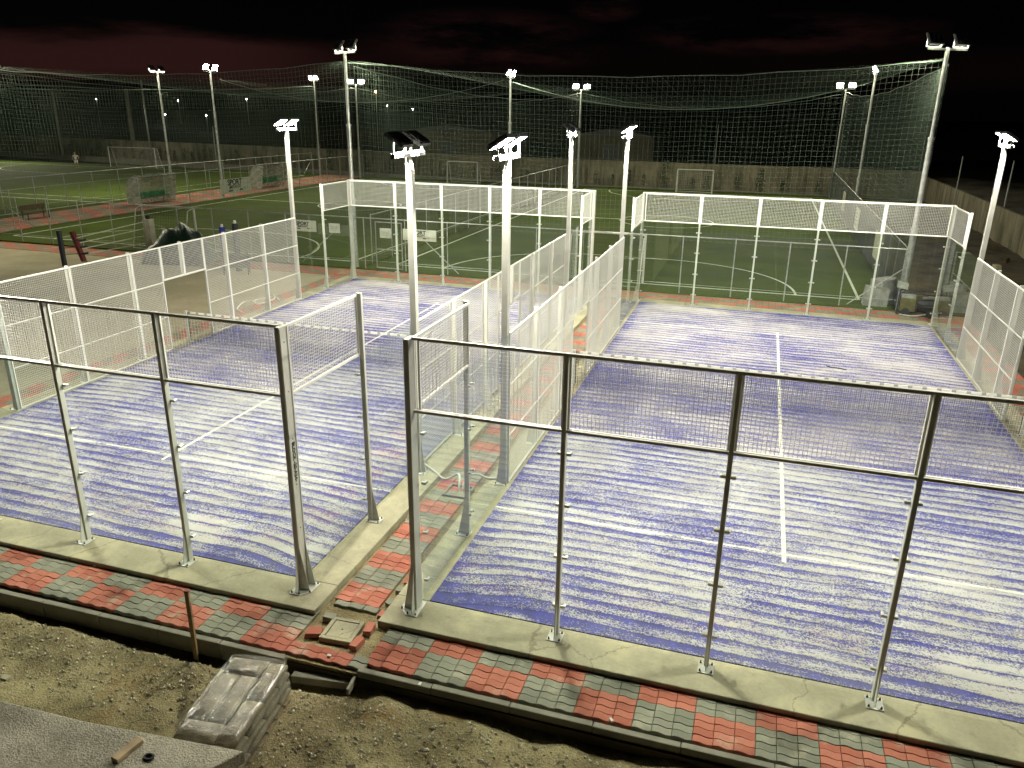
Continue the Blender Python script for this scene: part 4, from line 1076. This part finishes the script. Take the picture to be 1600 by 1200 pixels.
# manhole cover with broken pieces round it
T = thing('manhole_cover', 'square concrete manhole cover between the corners of the two courts', 'manhole cover', (-.85, -.87, -.055), .06)
fr = MB(); a = .235
for (x0, x1, y0, y1) in ((-a, a, -a, -a+.055), (-a, a, a-.055, a), (-a, -a+.055, -a+.055, a-.055), (a-.055, a, -a+.055, a-.055)): fr.box(x0, x1, y0, y1, -.15, .012)
fr.build('frame', M['beam'], T); bevel(MB().box(-a+.062, a-.062, -a+.062, a-.062, -.05, .008).build('lid', M['beam'], T), .012, 2)
MB().tube([(0, 0, .007), (0, 0, .0095)], .014, 8).build('lifting_hole', M['ink'], T)
def chunk(name, label, cat, loc, size, mt, rz, grp, seed, rot=None):
    rn = random.Random(seed); bm = bmesh.new()
    for k in range(9):
        bm.verts.new((rn.uniform(-1, 1)*size[0], rn.uniform(-1, 1)*size[1], rn.choice((-1, 1))*size[2]))
    for sx in (-.7, .8):
        for sy in (-.75, .7):
            for sz in (-1, 1): bm.verts.new((sx*size[0], sy*size[1], sz*size[2]))
    bmesh.ops.convex_hull(bm, input=bm.verts[:])
    for v in [v for v in bm.verts if not v.link_faces]: bm.verts.remove(v)
    me = bpy.data.meshes.new(name); bm.to_mesh(me); bm.free(); me.materials.append(M[mt])
    o = link(name, me, None, loc, rot or (rn.uniform(-.12, .12), rn.uniform(-.12, .12), rz)); return tag(o, label, cat, grp)
gb = 'broken paving blocks round the manhole cover'
chunk('paving_fragment', 'red broken paving block left of the manhole cover', 'paving block', (-1.2, -1.02, -.065), (.13, .09, .04), 'blk_red', .3, gb, 1)
chunk('paving_fragment', 'grey broken paving block behind the manhole cover at its left corner', 'paving block', (-1.17, -.66, -.07), (.11, .085, .04), 'blk_grey', .1, gb, 2)
chunk('paving_fragment', 'dark red broken paving block right of the manhole cover, farther one', 'paving block', (-.52, -.72, -.065), (.075, .13, .04), 'blk_red', .1, gb, 3)
chunk('paving_fragment', 'dark red broken paving block right of the manhole cover, nearer one', 'paving block', (-.53, -1.05, -.07), (.075, .14, .04), 'blk_red', -.1, gb, 4)
for k, (x, y, c, lab) in enumerate(((-.50, -.35, 'blk_red', 'red half block wedged against the right court slab, nearest the manhole'), (-.53, -.05, 'blk_grey', 'grey half block wedged against the right court slab'), (-.52, .28, 'blk_grey', 'darker grey half block wedged beside the right court slab, third from the manhole'), (-.51, .55, 'blk_red', 'red half block wedged against the right court slab, farthest from the manhole'))):
    chunk('paving_fragment', lab, 'paving block', (x, y, -.085), (.055, .10, .03), c, 0, gb, 20+k)

# ------------------------------------------------------------------ foreground: pallet of bags
T = thing('bag_pallet', 'pallet of cement bags wrapped in clear plastic on the bare earth', 'pallet', (-1.20, -2.73, -.33), R(8))
PW, PL, PH = .74, 1.34, .60
bd = MB()
for k in range(6): bd.box(-PW/2-.01, PW/2+.01, -PL/2+k*PL/6+.01, -PL/2+(k+1)*PL/6-.05, .10, .122)
for xx in (-PW/2+.05, 0, PW/2-.05): bd.box(xx-.04, xx+.04, -PL/2, PL/2, .0, .099)
bd.build('pallet_base', M['blue'] if False else M['wood'], T)
def bag(cx, cyy, z, lx, ly, h, rn):
    bm = bmesh.new(); bmesh.ops.create_cube(bm, size=1.)
    bmesh.ops.subdivide_edges(bm, edges=bm.edges[:], cuts=5, use_grid_fill=True)
    for v in bm.verts:
        a, c, e = v.co*2
        rx = (1-abs(a)**5*.16*(1 if abs(c) > .5 else .5)); 
        prof = (1-abs(a)**4)**.5*(1-abs(c)**4)**.5 if abs(a) < 1 and abs(c) < 1 else 0
        zz = e*(.38+.62*prof)
        wv = .05*noise.noise(Vector((a*2+cx*9, c*2+cyy*9, e+z*5)))
        v.co = (a*.5*lx*(1-.03*abs(e)), c*.5*ly*(1-.03*abs(e)), (zz+wv)*.5*h)
    bmesh.ops.rotate(bm, verts=bm.verts[:], cent=(0, 0, 0), matrix=Matrix.Rotation(rn.uniform(-.03, .03), 3, 'Z'))
    me = bpy.data.meshes.new('cement_bag'); bm.to_mesh(me); bm.free(); me.materials.append(M['bag'])
    me.polygons.foreach_set('use_smooth', [True]*len(me.polygons))
    return link('cement_bag', me, T, (cx, cyy, z))
rn = random.Random(11)
top = [(-.125, .53, .48, .27), (-.245, .0, .235, .76), (-.005, .0, .235, .76), (-.125, -.53, .48, .27), (.245, .34, .235, .62), (.245, -.33, .235, .66)]
for ly in range(4):
    z = .122+.062+ly*.122
    for (cx, cyy, lx, ly_) in top:
        s = 1 if ly % 2 else -1
        bag(cx*s if ly < 3 else cx, cyy*s if ly < 3 else cyy, z, lx, ly_, .128, rn)
# shrink film
bm = bmesh.new(); bmesh.ops.create_cube(bm, size=1.); bmesh.ops.subdivide_edges(bm, edges=bm.edges[:], cuts=22, use_grid_fill=True)
for v in bm.verts:
    a, c, e = v.co*2; hgt = (e+1)/2
    k = 1.0-.05*hgt**2
    rr = 1-.06*(abs(a*c))**4
    x, y, z = a*(PW/2+.025)*k*rr, c*(PL/2+.025)*k*rr, .03+hgt*(PH+.01)
    nn = noise.fractal(Vector((x*6, y*6, z*14)), 1., 2., 3)
    if e > .999:
        dip = 0
        z += .012*nn
    else:
        x += .011*nn*(1 if a > 0 else -1)*(abs(a) > .9); y += .011*nn*(1 if c > 0 else -1)*(abs(c) > .9)
    v.co = (x, y, z)
bmesh.ops.delete(bm, geom=[fc for fc in bm.faces if fc.calc_center_median().z < .05], context='FACES')
me = bpy.data.meshes.new('plastic_wrap'); bm.to_mesh(me); bm.free(); me.materials.append(M['film']); me.polygons.foreach_set('use_smooth', [True]*len(me.polygons))
link('plastic_wrap', me, T)

# rough concrete landing in the corner
LZ = .32
b = MB(); b.poly([(-9, -9, LZ-.16), (-.95, -9, LZ-.16), (-.74, -3.75, LZ-.16), (-.55, -3.43, LZ-.16), (-2.5, -3.62, LZ-.16), (-9, -3.88, LZ-.16)], (0, 0, .16))
struct(bevel(b.build('concrete_landing', M['slab']), .015, 2))
struct(MB().box(-8.9, -1.1, -8.9, -4.1, -.5, LZ-.161).build('landing_base', M['kerb']))
o = MB().box(-.05, .05, -.16, .16, 0, .05).build('wood_offcut', M['ply'], None, (-1.71, -3.82, LZ+.001), rot=(0, 0, -.15)); bevel(o, .004); tag(o, 'short yellow timber offcut lying on the rough concrete landing', 'timber')
b = MB()
n = 14; b.tube([(.05*math.cos(6.283*k/n), .035*math.sin(6.283*k/n), 0) for k in range(n+1)], .014, 6, cap=False)
tag(b.build('rubber_ring', M['black'], None, (-1.44, -3.82, LZ+.014)), 'black rubber ring lying beside the timber offcut', 'ring')
st = thing('timber_stake', 'upright wooden stake beside the left kerb row', 'stake', (-2.56, -1.78, -.40), .2)
bevel(MB().box(-.028, .028, -.02, .02, -.15, 1.17).build('shaft', M['wood'], st), .004)
MB().box(-.03, .03, -.022, .022, 1.171, 1.20).build('painted_top', M['redpad'], st)
gs = 'stones and rubble on the bare earth'
for k, (px, py, z, s, mt, lab) in enumerate(((-3.95, -1.98, -.30, (.10, .09, .04), 'kerb', 'flat grey stone slab below the left kerb row'), (-2.55, -1.93, -.36, (.07, .06, .05), 'stone', 'pale stone at the foot of the timber stake'), (-1.75, -2.95, -.27, (.05, .04, .03), 'black', 'small black lump on the earth left of the pallet'),
        (.35, -2.85, -.27, (.09, .07, .06), 'soil', 'dark clod of earth right of the pallet'), (.70, -2.85, -.27, (.10, .09, .07), 'soil', 'larger dark clod of earth farther right of the pallet'), (.75, -1.98, -.29, (.10, .03, .02), 'wood', 'thin stick on the earth below the right kerb row'), (1.55, -1.85, -.30, (.07, .04, .03), 'stone', 'pale stone below the right kerb row'), (2.35, -1.95, -.33, (.09, .03, .02), 'stone', 'long pale stone below the right kerb row, farther right'),
        (.5, -2.45, -.27, (.09, .02, .015), 'wood', 'short splinter of wood on the earth right of the pallet'), (-4.6, -2.9, -.25, (.06, .05, .03), 'stone', 'pale stone on the earth near the concrete landing'))):
    chunk('rubble', lab, 'stone', (px, py, z), s, mt, k*.7, gs, 40+k)
b = MB(); rn = random.Random(2)
for k in range(9000):
    x = rn.uniform(-7.5, 7); y = -1.75-abs(rn.gauss(0, 1.1))
    if y < -4.6 or (x < -.8 and y < -3.0) or (-1.62 < x < -.8 and -3.45 < y < -2.0): continue
    s = .006+.026*rn.random()**3.2; h = dz(x, y)+noise.fractal(Vector((x*1.7, y*1.7, 1.3)), 1., 2., 5)*.06
    i0 = len(b.v); R3 = [rn.uniform(.6, 1.2) for _ in range(6)]
    for q, dd in zip(R3, ((1, 0, 0), (-1, 0, 0), (0, 1, 0), (0, -1, 0), (0, 0, .7), (0, 0, -.7))): b.v.append((x+dd[0]*s*q, y+dd[1]*s*q, h+dd[2]*s*q+s*.3))
    for q in ((0, 2, 4), (2, 1, 4), (1, 3, 4), (3, 0, 4), (2, 0, 5), (1, 2, 5), (3, 1, 5), (0, 3, 5)): b.quad(*(i0+i for i in q))
o = b.build('gravel', M['stone']); o['kind'] = 'stuff'; o['label'] = 'loose gravel and grit on the bare earth'; o['category'] = 'gravel'

# ------------------------------------------------------------------ generator and sacks behind the right court
T = thing('generator', 'yellow and black tube framed generator at the foot of the mast behind the right court', 'generator', (9.85, 21.75, -.05), -.15)
MB().box(-.62, -.12, -.3, .3, .15, .62).build('tank', M['yellow'], T); MB().box(-.60, -.14, -.28, .28, .621, .72).build('cover', M['sack'], T)
MB().tube([(-.05, 0, .35), (.55, 0, .35)], .20, 14).build('motor', M['dark'], T); MB().tube([(.1, .1, .55), (.5, .1, .62)], .09, 10).build('exhaust', M['bolt'], T)
fr = MB()
for yy in (-.34, .34):
    fr.tube([(-.68, yy, .05), (-.68, yy, .75), (-.6, yy, .82), (.6, yy, .82), (.68, yy, .75), (.68, yy, .05), (-.68, yy, .05)], .028, 8)
for xx in (-.68, .68): fr.tube([(xx, -.34, .5), (xx, .34, .5)], .024, 8)
fr.tube([(-.1, -.34, .45), (.68, -.34, .45)], .022, 8)
fr.build('frame', M['black'], T)
for xx in (-.4, .4): MB().tube([(xx, -.42, .14), (xx, -.36, .14)], .14, 14).build('wheel', M['black'], T)
o = MB().box(-.2, .2, -.012, .012, -.13, .13).build('plywood_sheet', M['sack'], None, (9.25, 21.95, .95), rot=(-.5, .25, .2)); tag(o, 'pale sheet of board propped on top of the generator', 'board')
for k, (x, y, s, lab) in enumerate(((8.5, 22.75, (.55, .40, .36), 'grey sack slumped by the fence left of the generator'), (8.85, 23.3, (.5, .45, .5), 'larger grey sack piled behind the slumped one near the generator'), (10.4, 22.45, (.16, .14, .3), 'small pale sack standing right of the generator'))):
    chunk('sack', lab, 'sack', (x, y, s[2]*.8), s, 'sack', k*.6, 'grey sacks near the generator', 70+k)
hose('pale hose lying in front of the generator', [(9.2, 21.5, -.02), (9.6, 21.3, .0), (10.1, 21.45, .05), (10.6, 21.6, .12)], .02)
gr = 'lumps of rubble on the soil by the side wall'
for k, (x, y, s, lab) in enumerate(((16.2, 39.4, .28, 'dark lump of rubble at the foot of the side wall, farther one'), (15.8, 35., .22, 'dark lump of rubble on the soil by the side wall, nearer one'), (15.0, 33., .16, 'pale lump of rubble on the soil right of the court floodlight'))):
    chunk('rubble', lab, 'stone', (x, y, .05), (s*1.3, s, s*.6), 'soil' if k < 2 else 'stone', k, gr, 90+k)
hose('black bundle of cable at the net post of the right court', [(10.3, 9.4, .02), (10.5, 9.2, .06), (10.7, 9.5, .03), (10.45, 9.7, .07), (10.25, 9.3, .1), (10.5, 9.0, .03)], .04, 'black', 'cable')


hose('black scrap of cable lying on the far half of the right court', [(6.3, 13.9, .025), (6.45, 13.8, .03), (6.65, 13.8, .025), (6.8, 13.7, .03)], .014, 'black', 'cable')
gsx = 'scraps of litter on the paving'
for k, (px, py, lab) in enumerate(((-.75, -1.40, 'white scrap of paper on the red blocks in front of the manhole cover'), (-5.3, -.68, 'white scrap of litter on the paving at the left, beside the court slab'), (.6, -1.52, 'white crumb of rubble on top of the right kerb row'), (3.0, -1.36, 'pale crumb of rubble by the right kerb row, farther right'))):
    chunk('litter', lab, 'litter', (px, py, -.055), (.035, .02, .012), 'cloth_white', k*.8, gsx, 120+k)
